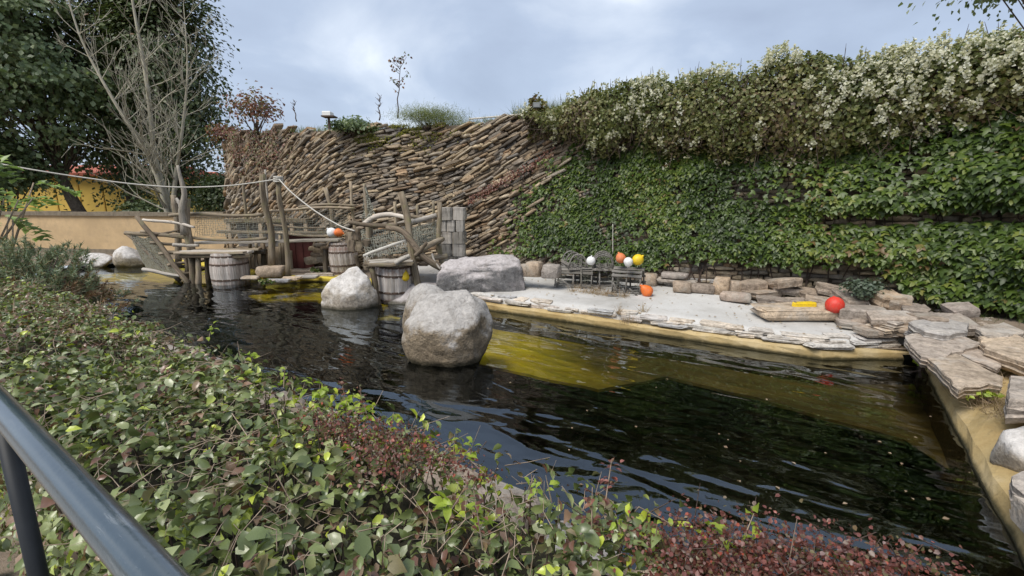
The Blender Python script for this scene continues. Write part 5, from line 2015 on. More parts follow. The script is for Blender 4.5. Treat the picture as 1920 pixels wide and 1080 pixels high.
# ------------------------------------------------------------------ generic shrubs, grass, trees
def blob(name, label, cat, center, radii, nleaf, lsize, mat, seed, stems=14, tmpl=None, clumps=26, flat=.7, group=None, upright=0.0, stem_mat='dark_twig', part='foliage', fill=.42):
    """a bush: leaves in clumps through an uneven ellipsoid, on stems from its base"""
    rng = np.random.default_rng(seed)
    c, r = np.array(center, float), np.array(radii, float)
    t_ = thing(name, label, cat, (c[0], c[1], c[2] - r[2]), group)
    d = rdir(clumps, rng)
    d[:, 2] = np.abs(d[:, 2]) * .9 - .25
    cc = c + d * r * rng.uniform(.35, .95, (clumps, 1))
    ci = rng.integers(clumps, size=nleaf)
    P = cc[ci] + rng.normal(0, 1, (nleaf, 3)) * r * fill * .55 * np.array([1, 1, flat])
    out = unit(P - c)
    N = out + np.array([0, 0, .6]) + rng.normal(0, .6, (nleaf, 3))
    T = rng.normal(0, .8, (nleaf, 3)) + out * .6 + np.array([0, 0, -.3 + upright])
    rn = np.clip(rng.random(nleaf) * .7 + .3 * rng.random(clumps)[ci], 0, 1)
    leaves(part, tmpl or T_diamond(), P, N, T, lsize * rng.uniform(.7, 1.3, nleaf), rn, M[mat], t_)
    lb = []
    b0 = np.array([c[0], c[1], c[2] - r[2]])
    for k in range(min(stems, clumps)):
        e = cc[k]
        lb.append(([tuple(b0 + rng.normal(0, .05, 3) * np.array([1, 1, 0])), tuple((b0 + e) / 2 + rng.normal(0, .06, 3) * r), tuple(e)], [.016 * r[2] + .004, .011 * r[2] + .003, .004]))
    tubes_mesh('stems', lb, M[stem_mat], t_, 5)
    return t_


def grass_patch(name, label, pts, hgt, mat, per, spread, seed, cat='grass', kind=None, group=None, lean=.35):
    rng = np.random.default_rng(seed)
    pts = np.array([tuple(p) for p in pts], float)
    n = len(pts) * per
    P = np.repeat(pts, per, 0) + rng.normal(0, spread, (n, 3)) * np.array([1, 1, .1])
    T = np.array([0, 0, 1.0]) + rng.normal(0, lean, (n, 3))
    N = rng.normal(0, 1, (n, 3))
    o = leaves(name, T_needle(), P, N, T, hgt * rng.uniform(.5, 1.2, n), rng.random(n), M[mat], None, width=.7 if hgt < .3 else .5, kind=kind)
    return tag(o, label, cat, group)


def grow(base, direction, length, radius, depth, rng, limbs, tips, spread=.5, up=.25, kids=(2, 3), shrink=.72, seg=5, wob=.08):
    d = np.array(direction, float)
    d /= np.linalg.norm(d)
    pts, rad = [np.array(base, float)], [radius]
    for i in range(seg):
        d = d + rng.normal(0, wob, 3) + np.array([0, 0, up * .08])
        d /= np.linalg.norm(d)
        pts.append(pts[-1] + d * length / seg)
        rad.append(radius * (1 - .42 * (i + 1) / seg))
    limbs.append(([tuple(p) for p in pts], rad))
    if depth == 0:
        tips.append((pts[-1], d))
        return
    for k in range(int(rng.integers(kids[0], kids[1] + 1))):
        i = int(rng.integers(max(1, seg - 3), seg + 1))
        nd = d + rng.normal(0, spread, 3) + np.array([0, 0, up])
        grow(pts[i], nd, length * shrink * rng.uniform(.8, 1.15), rad[i] * .62, depth - 1, rng, limbs, tips, spread, up, kids, shrink, max(3, seg - 1), wob)


def leafy_tree(name, label, base, height, crown_c, crown_r, nleaf, lsize, mat, seed, clumps=120, trunk_r=.22, bark='bark', droop=.3, flat=.5, group=None, clump_r=.75, low=-.9):
    rng = np.random.default_rng(seed)
    base, cc, cr = np.array(base, float), np.array(crown_c, float), np.array(crown_r, float)
    t_ = thing(name, label, 'tree', base, group)
    tp = smooth_path([tuple(base), tuple(base * .6 + cc * .4 + rng.normal(0, .15, 3)), tuple(cc + np.array([0, 0, cr[2] * .5]))], 12)
    tubes_mesh('trunk', [(tp, [trunk_r * (1 - .8 * i / 11) for i in range(12)])], M[bark], t_, 9)
    d = rdir(clumps * 3, rng)
    d = d[d[:, 2] > low][:clumps]
    cen = cc + d * cr * (rng.random((len(d), 1)) ** .45)
    lb = []
    for c in cen:
        j = int(rng.integers(5, 12)) if c[2] > cc[2] else int(rng.integers(5, 9))
        a = np.array(tp[j])
        m = (a + c) / 2 + np.array([0, 0, .15 * np.linalg.norm(c - a)]) * rng.uniform(-.3, 1)
        lb.append(([tuple(a), tuple(m), tuple(c)], [trunk_r * .10, trunk_r * .06, .010]))
    tubes_mesh('limbs', lb, M[bark], t_, 5)
    ci = rng.integers(len(cen), size=nleaf)
    o_ = rng.normal(0, 1, (nleaf, 3)) * clump_r * .5
    o_[:, 2] *= flat
    o_[:, 2] -= droop * (o_[:, 0] ** 2 + o_[:, 1] ** 2)
    P = cen[ci] + o_
    outw = unit(P - cc)
    N = np.array([0, 0, .8]) + .9 * outw + rng.normal(0, .5, (nleaf, 3))
    T = outw + np.array([0, 0, -.6]) + rng.normal(0, .6, (nleaf, 3))
    rn = np.clip(rng.normal(.35, .2, nleaf) + .35 * rng.random(len(cen))[ci], 0, 1)
    leaves('crown', T_diamond(), P, N, T, lsize * rng.uniform(.7, 1.3, nleaf), rn, M[mat], t_, width=1.15)
    return t_


# trees beyond the far end
leafy_tree('maple_tree', 'big full green leafy tree in front of the yellow building', (-15.6, 17.6, 0), 11, (-17.2, 17.2, 7.2), (3.9, 3.0, 4.7), 30000, .17, 'maple', 5, clumps=150, trunk_r=.26, clump_r=.85)
leafy_tree('conifer_tree', 'dark ivy-clad conifer behind the bare tree, next to the leafy tree', (-15.4, 19.6, 0), 14, (-15.3, 19.5, 7.0), (1.8, 1.7, 6.6), 27000, .14, 'dark_conifer', 8, clumps=150, trunk_r=.28, droop=.7, clump_r=.95)
leafy_tree('conifer_tree', 'dark drooping conifer behind the bare tree, next to the slate wall end', (-12.9, 18.6, 0), 14, (-12.9, 18.5, 6.8), (1.55, 1.6, 6.6), 32000, .14, 'dark_conifer', 9, clumps=160, trunk_r=.28, droop=.7, clump_r=.85)
blob('understorey_bush', 'dark bush behind the tan wall beneath the big leafy tree', 'bush', (-18.3, 16.7, 2.6), (1.8, 1.0, 2.4), 11000, .15, 'maple', 12)
blob('understorey_bush', 'thin dark bush by the tan wall at the foot of the conifers', 'bush', (-12.9, 16.3, 1.2), (1.0, .7, .8), 1800, .13, 'dark_conifer', 13)
blob('understorey_bush', 'dark bush where the slate wall ends behind the jetty', 'bush', (-9.6, 15.8, 1.7), (.9, .7, 1.5), 3500, .12, 'dark_conifer', 14)

# bare tree with mossy stems
rng = np.random.default_rng(19)
bt_base = np.array([-10.75, 14.7, 0.0])
bare = thing('bare_tree', 'bare pale tree with mossy forked stems in front of the dark conifers', 'tree', bt_base)
stems_, limbs_, tips_ = [], [], []
main = [((.0, 0, 0), (-.05, .1, 1.6), (-.25, .1, 3.0), (-.10, .0, 5.0), (-.25, .1, 7.2), (-.3, .1, 9.2)), ((.03, 0, 0), (.0, -.05, 1.4), (-.35, .0, 3.0), (-1.0, -.2, 4.6), (-1.7, -.2, 6.4), (-2.0, -.1, 8.2)), ((.05, .05, 1.2), (.35, .1, 2.6), (.75, .1, 4.0), (1.1, .1, 5.6), (1.15, .2, 7.4))]
for k, m in enumerate(main):
    pts = smooth_path([tuple(bt_base + np.array(q)) for q in m], 16)
    r0 = (.15, .12, .09)[k]
    r0 *= .78
    rad = [r0 * (1 - .88 * i / 15) for i in range(16)]
    stems_.append((pts, rad))
    for i in range(3, 16):
        for _ in range(3):
            side = rng.normal(0, 1, 3)
            side[2] = abs(side[2]) * .5 + .75
            grow(pts[i], side, rng.uniform(.7, 1.4) * (1.25 - .04 * i), max(.012, rad[i] * .40), 2, rng, limbs_, tips_, .42, .32, (2, 3), .70, 5, .09)
tubes_mesh('trunk', stems_, M['moss_bark'], bare, 8)
V, F = twig_tris([l[0] for l in limbs_], [[max(r, .005) for r in l[1]] for l in limbs_])
tag(obj('branches', V, F, M['moss_bark'], bare, smooth=True), kind='stuff')

# shrubs, saplings and grass on top of the wall
blob('red_shrub', 'loose red and green autumn shrub on top of the slate wall', 'shrub', (-6.55, 12.4, 3.95), (.62, .5, .75), 850, .085, 'red_leaf', 21, clumps=30, fill=.5)
blob('red_shrub', 'small brick-red shrub on the wall end below the dark conifer', 'shrub', (-7.75, 13.2, 3.45), (.45, .4, .4), 900, .075, 'red_leaf', 22, clumps=18, fill=.5)
blob('broom_bush', 'round feathery green bush on the middle of the wall top', 'bush', (-1.85, 10.95, 3.55), (.78, .5, .32), 7000, .10, 'grass', 23, clumps=46, tmpl=T_needle(), upright=1.3, fill=.55)
blob('broom_bush', 'dark green bush hanging over the wall top beside the white lamp', 'bush', (-3.70, 11.25, 3.40), (.50, .35, .24), 1500, .07, 'maple', 24, clumps=24, upright=.7, fill=.5)


def sapling(label, u, vtop, vbase, Y, seed, nleaf, mat):
    rng = np.random.default_rng(seed)
    b, tpt = at_y(u, vbase, Y), at_y(u + rng.uniform(-6, 6), vtop, Y)
    t_ = thing('sapling', label, 'sapling', b, 'thin saplings on the wall top')
    pts = [tuple(b.lerp(tpt, k / 6) + Vector((rng.normal(0, .02), 0, 0))) for k in range(7)]
    lim = [(pts, [.016 - .002 * k for k in range(7)])]
    ends = []
    for k in range(14):
        a = b.lerp(tpt, rng.uniform(.25, .95))
        L = (tpt - b).length * rng.uniform(.10, .26)
        e = a + Vector((rng.choice([-1, 1]) * rng.uniform(.4, .8), rng.normal(0, .3), rng.uniform(.4, .9))) * L
        lim.append(([tuple(a), tuple((a + e) / 2), tuple(e)], [.007, .005, .003]))
        ends += [e, (a + e) / 2]
    ends += [tpt]
    tubes_mesh('trunk', lim, M['dark_twig'], t_, 4)
    if nleaf:
        E = np.array([tuple(ends[i]) for i in rng.integers(len(ends), size=nleaf)]) + rng.normal(0, .04, (nleaf, 3))
        leaves('crown', T_diamond(), E, rng.normal(0, 1, (nleaf, 3)), rng.normal(0, 1, (nleaf, 3)), rng.uniform(.05, .09, nleaf), rng.random(nleaf), M[mat], t_)
    return t_


sapling('tall thin sapling with a few red leaves above the wall top', 745, 112, 222, 11.0, 31, 70, 'red_leaf')
sapling('leafless twiggy sapling between the red shrub and the white lamp', 555, 188, 228, 11.6, 32, 0, 'red_leaf')
sapling('short bare stem beside the tall thin sapling', 712, 178, 226, 11.0, 33, 0, 'red_leaf')
pts = [tuple(wall_point(s, 3.38, rngs.uniform(-.5, -.05))) for s in np.linspace(s_at_x(-7.0), s_at_x(1.1), 420)]
grass_patch('bank_grass', 'fringe of green grass along the top of the slate wall', pts, .17, 'grass', 12, .05, 41, kind='stuff')
pts = [tuple(wall_point(s, 3.42, rngs.uniform(-.6, -.1))) for s in np.linspace(s_at_x(-.2), s_at_x(1.6), 160)]
grass_patch('bank_grass', 'taller grassy tuft of the wall top where the blossom begins', pts, .34, 'grass', 16, .07, 42, kind='stuff')
# moss and straggling creeper on the slates
rng = np.random.default_rng(55)
nm = 5200
S = np.concatenate([rng.normal(s_at_x(-3.35), .35, nm // 2), rng.normal(s_at_x(-2.4), .55, nm // 2)])
H = 3.42 - np.abs(rng.normal(0, .22, nm))
k_ = fbm(np.stack([S * 3, H * 7], 1), 5) > .05
S, H = S[k_], H[k_]
P = wall_point(S, H, rng.uniform(.0, .07, len(S)))
o = leaves('moss', T_diamond(), P, np.tile([0, -.7, .7], (len(S), 1)) + rng.normal(0, .4, (len(S), 3)), rng.normal(0, 1, (len(S), 3)), rng.uniform(.025, .05, len(S)), rng.random(len(S)), M['moss'], None)
tag(o, 'yellow-green moss on the upper slates below the white lamp', 'moss')
creeper = thing('red_creeper', 'straggling reddish creeper over the far upper slates of the wall', 'creeper', tuple(wall_point(s_at_x(-6.8), 3.2)))
pl, rl = [], []
PP = []
for k in range(26):
    s = s_at_x(-6.9) + rng.normal(0, .75)
    h = 3.45
    pts = []
    for q in range(int(rng.integers(4, 9))):
        p = wall_point(s, h, .06 + rng.uniform(0, .07))
        pts.append(tuple(p))
        PP += [p + rng.normal(0, .05, 3) for _ in range(7 if q < 5 else 3)]
        s += rng.normal(.03, .07)
        h -= rng.uniform(.12, .24)
    pl.append(pts)
    rl.append([.006] * len(pts))
V, F = twig_tris(pl, rl)
obj('stems', V, F, M['twig'], creeper)
PP = np.array(PP)
leaves('foliage', T_diamond(), PP, np.tile([-.3, -.8, .5], (len(PP), 1)) + rng.normal(0, .4, PP.shape), np.tile([0, 0, -1.], (len(PP), 1)) + rng.normal(0, .5, PP.shape), rng.uniform(.04, .075, len(PP)), rng.random(len(PP)), M['red_leaf'], creeper)
sprig = []
for k in range(420):
    t0 = rng.random()
    s = s_at_x(-.95) + t0 * (s_at_x(.75) - s_at_x(-.95))
    sprig.append(wall_point(s, 1.75 + .95 * t0 + rng.normal(0, .06), .10 + rng.uniform(0, .05)))
sprig = np.array(sprig)
o = leaves('red_creeper', T_diamond(), sprig, np.tile([-.3, -.8, .5], (len(sprig), 1)) + rng.normal(0, .4, sprig.shape), np.tile([0, 0, -1.], (len(sprig), 1)) + rng.normal(0, .5, sprig.shape), rng.uniform(.035, .06, len(sprig)), rng.random(len(sprig)) * .6, M['red_leaf'], None, kind=None)
tag(o, 'thin dark red creeper strand slanting across the slates at the ivy edge', 'creeper')
# tree leaning in over the far corner of the wall
leafy_tree('overhanging_tree', 'dark tree crown reaching in above the blossoming vine', (18.5, 15.0, 0), 10, (15.0, 13.0, 9.0), (3.6, 3.0, 2.3), 22000, .15, 'maple', 61, clumps=90, trunk_r=.3, clump_r=.9, low=-.75)

# pale pinnate shrub at the edge of the picture, pine shrub by the pool
rng = np.random.default_rng(71)
pin = thing('sumac_shrub', 'pale green shrub with long feathered leaves where the rope begins', 'shrub', (-7.1, 5.9, .12))
stems_, PP, NN, TT, SZ = [], [], [], [], []
b0 = np.array([-7.15, 5.95, .12])
for k in range(46):
    top = np.array([-6.9, 5.9, 1.9]) + rng.normal(0, 1, 3) * np.array([.32, .35, .30])
    mid = (b0 + top) / 2 + rng.normal(0, .08, 3)
    stems_.append(([tuple(b0 + rng.normal(0, .05, 3) * [1, 1, 0]), tuple(mid), tuple(top)], [.022, .016, .008]))
    d = rng.normal(0, 1, 3)
    d[2] = -.15
    d /= np.linalg.norm(d)
    L = rng.uniform(.3, .5)
    for q in np.linspace(.1, 1, 11):
        c = top + d * L * q + np.array([0, 0, -.25 * q * q * L])
        sd = np.cross(d, [0, 0, 1.0])
        for sg in (-1, 1):
            PP.append(c)
            NN.append(np.array([0, 0, 1.0]) + rng.normal(0, .25, 3))
            TT.append(sd * sg + d * .4 + np.array([0, 0, -.25]))
            SZ.append(rng.uniform(.13, .19))
tubes_mesh('stems', stems_, M['twig'], pin, 5)
leaves('foliage', T_diamond(), np.array(PP), np.array(NN), np.array(TT), np.array(SZ), rng.random(len(PP)), M['pale_leaf'], pin, width=.75)

pine = thing('pine_shrub', 'bristly brown and green pine shrub at the far end of the hedge', 'shrub', (-5.9, 5.5, .12))
PP, TT, SZ, RN, limbs_ = [], [], [], [], []
for k in range(620):
    d = rdir(1, rng)[0]
    d[2] = abs(d[2])
    rr = rng.uniform(.55, 1.0)
    c = np.array([-5.95, 5.55, .35]) + d * np.array([.95, .80, .90]) * rr * (1 + .18 * float(vnoise(d[None] * 2.5, 3)[0]))
    ax = d + np.array([0, 0, .5]) + rng.normal(0, .3, 3)
    ax /= np.linalg.norm(ax)
    m = 46
    t = rng.random(m)
    PP.append(c + ax * (t * .14)[:, None])
    TT.append(ax * .8 + rng.normal(0, .55, (m, 3)))
    SZ.append(rng.uniform(.05, .085, m))
    RN.append(np.clip(rng.normal(.62 if d[2] > .6 or rng.random() < .42 else .18, .18, m), 0, 1))
    if k % 4 == 0:
        limbs_.append(([(-5.9, 5.5, .15), tuple((c + np.array([-5.9, 5.5, .3])) / 2), tuple(c)], [.02, .013, .006]))
PP, TT, SZ, RN = map(np.concatenate, (PP, TT, SZ, RN))
tubes_mesh('stems', limbs_, M['dark_twig'], pine, 4)
leaves('needles', T_needle(), PP, rng.normal(0, 1, PP.shape), TT, SZ, RN, M['pine'], pine, width=2.4)

# ------------------------------------------------------------------ the hedge in front
hn, he = np.array([.55, .835]), np.array([-.835, .55])
D0, D1, L0, L1 = .30, 1.33, -2.4, 8.6


def hedge_xy(d, l):
    return d[:, None] * hn + l[:, None] * he


def hedge_top(d, l):
    q = np.stack([d * 2.4, l * 2.4], 1)
    edge = np.minimum(d - D0, D1 - d)
    return .895 + .045 * fbm(q, 17) + .035 * fbm(q * 3, 18) + .03 * fbm(q * 6.5, 19) - .10 * np.exp(-np.maximum(edge, 0) / .07) + .05 * blend(l, 3, 7)


hedge = thing('hedge', 'clipped mixed hedge of grey-green leaves running beside the railing', 'hedge', (-.2, 1.0, .12))
rng = np.random.default_rng(101)
n1 = 38000
d = rng.uniform(D0, D1, n1)
l = L0 + (L1 - L0) * rng.random(n1) ** 1.12
z = hedge_top(d, l)
depth = rng.exponential(.10, n1)
bare_spot = fbm(np.stack([d * 3.1, l * 3.1], 1), 29)
depth += np.where(bare_spot > .22, rng.uniform(.05, .28, n1), 0)
xy = hedge_xy(d, l)
P = np.column_stack([xy, z - depth])
N = np.array([0, 0, 1.0]) + rng.normal(0, .68, (n1, 3))
T = rng.normal(0, 1, (n1, 3)) * np.array([1, 1, .35])
n2_ = 9000
l2 = rng.uniform(L0, 6, n2_)
side = rng.random(n2_) < .6
dd = np.where(side, D0 + rng.exponential(.05, n2_) - .02 + .04 * fbm(np.stack([l2 * 3, l2 * 0], 1), 2), D1 - rng.exponential(.05, n2_) + .02)
z2 = rng.uniform(.16, .90, n2_)
P2 = np.column_stack([hedge_xy(dd, l2), z2])
sg = np.where(side, -1, 1)[:, None]
N2 = np.column_stack([sg * hn[None], np.full(n2_, .5)]) + rng.normal(0, .5, (n2_, 3))
T2 = rng.normal(0, .8, (n2_, 3)) + np.array([0, 0, -.5])
P, N, T = np.vstack([P, P2]), np.vstack([N, N2]), np.vstack([T, T2])
n_all = len(P)
big = fbm(np.stack([P[:, 0] * .9, P[:, 1] * .9], 1), 36)
lcoord_all = P[:, :2] @ he
size = rng.uniform(.024, .066, n_all) * (1 + .15 * big) * (1 - .15 * blend(lcoord_all, 1.5, 5))
lcoord = P[:, :2] @ he
rn = np.clip(rng.normal(.47, .28, n_all) + .12 * big - .14 * blend(lcoord, 1.2, 4.5), 0, .94)
lime_zone = (np.abs((P[:, :2] @ hn) - D1) < .22) & (fbm(np.stack([lcoord * 1.6, lcoord * 0], 1), 47) > .05)
rn = np.where((rng.random(n_all) < np.where(lime_zone, .30, .035)), rng.uniform(.93, 1, n_all), rn)
# the leaves that show largest are separate objects
u_, v_, dp = proj(P)
vis = (u_ > 0) & (u_ < 1920) & (v_ > 500) & (v_ < 1080) & (dp > .25)
topness = np.concatenate([depth, np.full(n2_, .12)])
sc = np.where(vis & (topness < .045), size / np.maximum(dp, .3), 0)
pick = np.argsort(-sc)[:300]
mask = np.ones(n_all, bool)
mask[pick] = False
leaves('foliage', T_ovate(), P[mask], N[mask], T[mask], size[mask], rn[mask], M['hedge'], hedge)
tv, tf = T_ovate()
lm = []
for k in range(16):
    r_ = np.random.default_rng(k)
    v = tv.copy() + r_.normal(0, .018, tv.shape)
    v[:, 0] *= r_.uniform(.85, 1.35)
    lm.append(mesh_raw('leaf', v, tf, M['hedge'], rnd=np.full(len(v), np.clip(.12 + .88 * (k + .5) / 16, 0, 1))))
Xf, Yf, Zf = leaf_frames(N[pick], T[pick])
for j, i in enumerate(pick):
    k = int(np.clip((rn[i] - .12) / .88 * 16, 0, 15))
    Mx = Matrix((Vector(Xf[j]) * size[i] * 1.1, Vector(Yf[j]) * size[i] * 1.1, Vector(Zf[j]) * size[i] * 1.1)).transposed().to_4x4()
    Mx.translation = Vector(P[i])
    link('leaf', lm[k], hedge, Mx)
# twigs lying through the top, stems below
pl, rl = [], []
for k in range(2400):
    dd_ = rng.uniform(D0, D1)
    ll_ = L0 + (L1 - L0) * rng.random() ** 1.3
    zt = float(hedge_top(np.array([dd_]), np.array([ll_]))[0])
    q = np.array([*(dd_ * hn + ll_ * he), zt - abs(rng.normal(0, .05)) + .01])
    dr_ = rng.normal(0, 1, 3) * np.array([1, 1, .38])
    dr_ /= np.linalg.norm(dr_)
    L = rng.uniform(.03, .20)
    m1 = q + dr_ * L * .5 + rng.normal(0, .10, 3) * L
    pl.append([tuple(q), tuple(m1), tuple(q + dr_ * L + rng.normal(0, .02, 3))])
    r = rng.uniform(.0009, .0024)
    rl.append([r, r * .85, r * .5])
V, F = twig_tris(pl, rl)
tag(obj('twigs', V, F, M['twig'], hedge, smooth=True), kind='stuff')
pl, rl = [], []
for k in range(900):
    dd_, ll_ = rng.uniform(D0 + .05, D1 - .05), rng.uniform(L0, L1)
    q = np.array([*(dd_ * hn + ll_ * he), .13])
    e = q + np.array([rng.normal(0, .08), rng.normal(0, .08), rng.uniform(.55, .72)])
    pl.append([tuple(q), tuple((q + e) / 2 + rng.normal(0, .03, 3)), tuple(e)])
    rl.append([.008, .006, .003])
V, F = twig_tris(pl, rl)
tag(obj('stems', V, F, M['dark_twig'], hedge, smooth=True), kind='stuff')
# added dark sheet inside the hedge, blocks light and stands for inner shade
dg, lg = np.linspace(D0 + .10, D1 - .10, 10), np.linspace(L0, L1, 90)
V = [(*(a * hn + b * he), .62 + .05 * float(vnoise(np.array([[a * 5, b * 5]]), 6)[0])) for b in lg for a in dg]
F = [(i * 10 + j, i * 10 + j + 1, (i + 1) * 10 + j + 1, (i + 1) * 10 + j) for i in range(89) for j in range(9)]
obj('shade_sheet', V, F, plain_mat('hedge_shade_sheet', (.035, .032, .02), .95, .5, 20, bs=.6), hedge)


# lime shoots standing up from the far edge of the hedge
def shoot(u, v, zt, seed, nl, hgt=.10, mat='lime', sz=.04):
    r_ = np.random.default_rng(seed)
    b = at_z(u, v, zt)
    b = np.array([b.x, b.y, b.z - .05])
    tip = b + np.array([r_.normal(0, .02), r_.normal(0, .02), hgt + .05])
    t_ = r_.random(nl) ** .7
    P = b + (tip - b) * t_[:, None] + r_.normal(0, .012, (nl, 3))
    N = np.array([0, 0, 1.0]) + r_.normal(0, .4, (nl, 3))
    T = r_.normal(0, 1, (nl, 3)) * np.array([1, 1, .3])
    V, F, R = scatter(T_ovate(), P, N, T, sz * r_.uniform(.7, 1.3, nl), r_.random(nl))
    o = tag(obj('shoot', V, F, M[mat], hedge, rnd=R), kind='stuff')
    v2, f2 = tube_data([tuple(b), tuple((b + tip) / 2), tuple(tip)], [.002, .002, .001], 4)
    obj('stalk', v2, f2, M['twig'], o)


for k, (u, v, nl, hg, sz) in enumerate([(600, 735, 22, .09, .055), (560, 720, 14, .06, .05), (640, 755, 20, .08, .05), (690, 765, 16, .07, .05), (730, 780, 12, .05, .045), (530, 700, 12, .05, .045), (470, 665, 12, .05, .045), (850, 830, 8, .10, .035),
                                        (885, 840, 14, .08, .036), (1000, 900, 9, .06, .034), (1035, 905, 9, .07, .036), (1170, 975, 12, .05, .034), (1230, 985, 10, .06, .036), (1320, 990, 12, .07, .04), (1385, 1000, 12, .10, .044), (1350, 1010, 10, .05, .04), (390, 610, 10, .05, .05), (850, 930, 10, .02, .06), (900, 950, 9, .02, .06)]):
    shoot(u, v + 10, .93, 200 + k, max(5, int(nl * .7)), hg * .7, sz=sz * .8)
for k, (u, v) in enumerate([(682, 765), (650, 760), (1135, 925), (905, 1000), (1110, 985)]):
    shoot(u, v, .93, 260 + k, 26, .10, 'red_leaf' if k != 2 else 'barberry', .02)


def barberry(label, cells, seed, nl, base):
    r_ = np.random.default_rng(seed)
    t_ = thing('barberry_bush', label, 'bush', base)
    cs = np.array([tuple(at_z(u, v, .93)) for u, v, _ in cells])
    rad = np.array([r for _, _, r in cells])
    ci = r_.choice(len(cells), nl, p=rad ** 2 / (rad ** 2).sum())
    P = cs[ci] + r_.normal(0, 1, (nl, 3)) * np.array([1, 1, .55]) * rad[ci][:, None] * .55
    P[:, 2] -= .03
    lat = P[:, :2] @ hn
    P[:, :2] -= np.maximum(0, lat - D1 - .06)[:, None] * hn
    N = np.array([0, 0, .8]) + r_.normal(0, .7, (nl, 3))
    T = np.array([0, 0, .5]) + r_.normal(0, .8, (nl, 3))
    leaves('foliage', T_round(), P, N, T, r_.uniform(.008, .0165, nl), r_.random(nl), M['barberry'], t_)
    pl, rl = [], []
    for k in range(nl // 40):
        q = P[int(r_.integers(nl))]
        d = np.array([0, 0, .8]) + r_.normal(0, .5, 3)
        pl.append([tuple(q - d * .08), tuple(q), tuple(q + d * .03)])
        rl.append([.002, .0016, .001])
    V, F = twig_tris(pl, rl)
    obj('stems', V, F, M['dark_twig'], t_)
    return t_


barberry('dark red barberry patch on the hedge edge below the big boulder', [(590, 775, .07), (610, 790, .08), (650, 795, .09), (700, 800, .09), (750, 815, .09), (800, 835, .08), (850, 855, .07), (900, 880, .05), (720, 850, .10)], 5, 2400, (-.5, 1.7, .12))
barberry('purple-red barberry at the hedge end near the pool corner', [(1110, 965, .04), (1200, 995, .05), (1270, 1015, .08), (1330, 1020, .12), (1390, 1040, .13), (1450, 1050, .13), (1510, 1055, .13), (1570, 1062, .12), (1630, 1072, .12), (1690, 1085, .12), (1750, 1095, .12), (1400, 1080, .12), (1300, 1060, .10)], 6, 8500, (.8, 1.0, .12))

# ------------------------------------------------------------------ small plants about the pool
for k, (u, v, h, lab) in enumerate([(1160, 588, .15, 'thin dry grass tuft on the platform below the lobster pots'), (1206, 587, .17, 'taller dry grass tuft on the platform below the orange pear-shaped buoy'), (1178, 605, .13, 'broad dry grass tuft at the platform lip')]):
    p = at_z(u, v, .21)
    grass_patch('dry_grass_tuft', lab, [tuple(p)], h, 'dry_grass', 60 if k < 2 else 130, .02 if k < 2 else .06, 300 + k, cat='grass tuft', group='dry grass tufts on the platform')
pts = [tuple(at_z(u, v, .27)) for u, v in [(1075, 545), (1095, 547), (1110, 549), (1125, 551), (1140, 552), (1085, 540), (1120, 545), (1150, 553), (1170, 556)]]
grass_patch('dry_brush', 'tangle of brown dead grass under the lobster pots', pts, .13, 'dry_grass', 90, .05, 305, cat='dead grass', kind='stuff', lean=1.0)
p = at_z(1620, 560, .5)
blob('leafy_weed', 'grey-green leafy weed growing behind the red ball buoy', 'weed', (p.x, p.y, .62), (.30, .16, .22), 700, .05, 'blue_leaf', 401, clumps=16)
p = at_z(1722, 690, .1)
blob('leafy_weed', 'yellow-green weed hanging in the corner of the pool', 'weed', (p.x + .02, p.y, .18), (.07, .06, .16), 90, .05, 'lime', 402, clumps=12, stems=8)
p = at_z(1835, 745, .27)
blob('leafy_weed', 'small bright weed between the flagstones', 'weed', (p.x, p.y, .30), (.12, .06, .05), 60, .045, 'lime', 403, clumps=10, stems=8)
p = at_z(590, 512, .14)
blob('leafy_weed', 'tiny green weed on the sandy bank beside the posts', 'weed', (p.x, p.y, .2), (.16, .08, .06), 90, .05, 'ivy', 404, clumps=10, stems=6)
p = at_z(495, 530, .14)
blob('leafy_weed', 'green weed at the foot of the sandstone block', 'weed', (p.x, p.y, .17), (.16, .08, .06), 120, .05, 'ivy', 405, clumps=10, stems=6)
pts = [tuple(at_z(u, v, .26)) for u, v in [(1880, 690), (1900, 700), (1860, 715), (1895, 760), (1870, 750), (1840, 640), (1825, 655), (1900, 780), (1850, 770), (1880, 775)]]
grass_patch('weedy_grass', 'straggly dry grass between the flagstones of the bank', pts, .12, 'dry_grass', 60, .07, 410, cat='grass', kind='stuff', lean=.8)
pts = [tuple(at_z(u, v, .27)) for u, v in [(1905, 700), (1890, 695), (1830, 650), (1815, 640), (1870, 690)]]
grass_patch('weedy_grass', 'short green grass between the flagstones of the bank', pts, .07, 'grass', 120, .06, 411, cat='grass', kind='stuff', lean=.6)
pts = [tuple(wall_point(s, .3, rngs.uniform(.1, .5))) for s in np.linspace(s_at_x(3.6), s_at_x(6.2), 60)]
grass_patch('weedy_grass', 'low green plants in the shade under the ivy', pts, .18, 'ivy', 14, .08, 412, cat='grass', kind='stuff', lean=.6)

# fallen leaves and grit
rng = np.random.default_rng(500)
fi_ = rng.integers(NF - 1, size=620)
tt_ = rng.random(620) ** 1.6
Q = front[fi_] + (back[fi_] - front[fi_]) * np.where(rng.random(620) < .5, tt_, 1 - tt_ * .6)[:, None]
P = np.column_stack([Q, .225 + .085 * np.where(True, np.linalg.norm(Q - front[fi_], axis=1) / np.linalg.norm(back[fi_] - front[fi_], axis=1), 0) ** .8])
o = leaves('leaf_litter', T_diamond(), P, np.array([0, 0, 1.0]) + rng.normal(0, .3, P.shape), rng.normal(0, 1, P.shape) * [1, 1, .2], rng.uniform(.015, .05, len(P)), rng.random(len(P)), M['dry_grass'], None)
tag(o, 'small fallen leaves scattered over the pale platform', 'leaf litter')
P = np.array([tuple(at_z(u, v, .004)) for u, v in np.column_stack([rng.uniform(900, 1850, 46), rng.uniform(690, 980, 46)])])
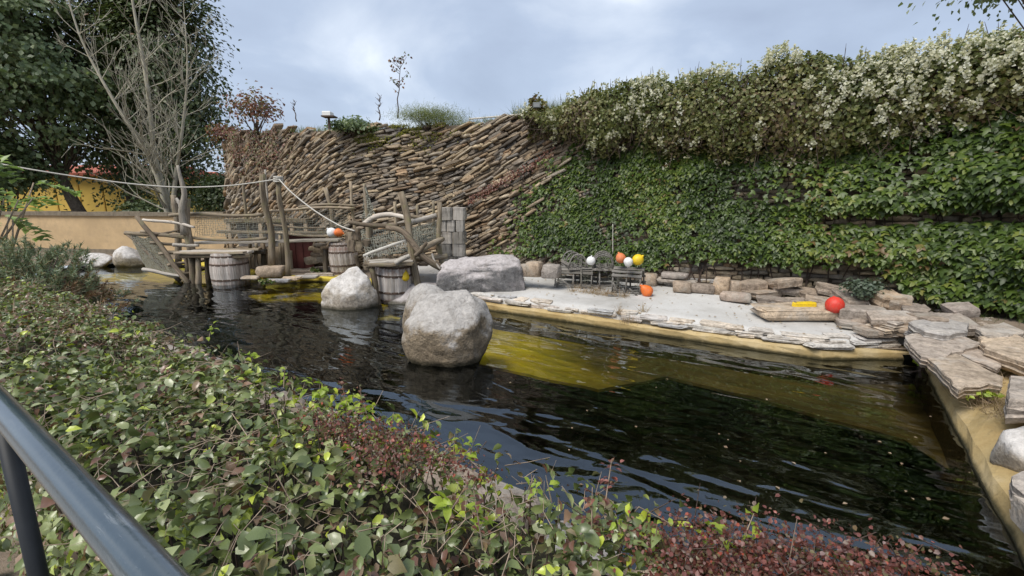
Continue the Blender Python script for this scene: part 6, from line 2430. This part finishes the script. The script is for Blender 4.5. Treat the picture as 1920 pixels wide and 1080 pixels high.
o = leaves('floating_leaves', T_diamond(), P, np.array([0, 0, 1.0]) + rng.normal(0, .12, P.shape), rng.normal(0, 1, P.shape) * [1, 1, .1], rng.uniform(.015, .04, len(P)), rng.random(len(P)), M['dry_grass'], None)
tag(o, 'few small leaves floating on the dark pool water', 'floating leaves')

# ------------------------------------------------------------------ railing beside the camera
def rail_mat():
    m, t, b, out = new_mat('painted_rail')
    v = coords(t)
    c = ramp(t, noise(t, v, 5, 6, .6), [(.3, (.022, .038, .050)), (.7, (.040, .060, .075))])
    c = mixc(t, ramp(t, noise(t, coords(t, (60, 60, 6)), 1.0, 6, .75), [(.58, (0, 0, 0)), (.74, (.6, .6, .6))]), c, (.24, .26, .27))
    t.links.new(c, b.inputs['Base Color'])
    t.links.new(ramp(t, noise(t, v, 40, 5, .7), [(.3, (.10, .10, .10)), (.7, (.26, .26, .26))]), b.inputs['Roughness'])
    b.inputs['Specular IOR Level'].default_value = 1.0
    b.inputs['Coat Weight'].default_value = .6
    b.inputs['Coat Roughness'].default_value = .18
    bump(t, b, noise(t, v, 120, 4, .6), .12, .004)
    return m


M['rail'] = rail_mat()
rail = thing('railing', 'dark blue-grey tubular railing beside the hedge', 'railing', (-.7, .62, .17))
ra, rb = at_z(0, 760, 1.37), at_z(285, 1080, 1.37)
rd = (rb - ra).normalized()
r0, r1 = ra - rd * 4.0, rb + rd * 3.0
Mx = axis_matrix(r0, r1 - r0)
v, f = tube_data([(0, 0, z) for z in np.linspace(0, (r1 - r0).length, 30)], [.0245] * 30, 24)
obj('handrail', v, f, M['rail'], rail, smooth=True, M=Mx)
M['post_paint'] = plain_mat('dark_post_paint', (.012, .014, .017), .5, .3, 20, spec=.35)
q = ra + rd * .0
for k in range(-2, 4):
    c = q + rd * 1.5 * k
    v, f = tube_data([(c.x, c.y, .17), (c.x, c.y, 1.35)], [.017, .017], 14)
    obj('post', v, f, M['post_paint'], rail, smooth=True)
    v, f = tube_data([(c.x, c.y, .17), (c.x, c.y, .182)], [.05, .05], 14)
    obj('base_plate', v, f, M['post_paint'], rail)
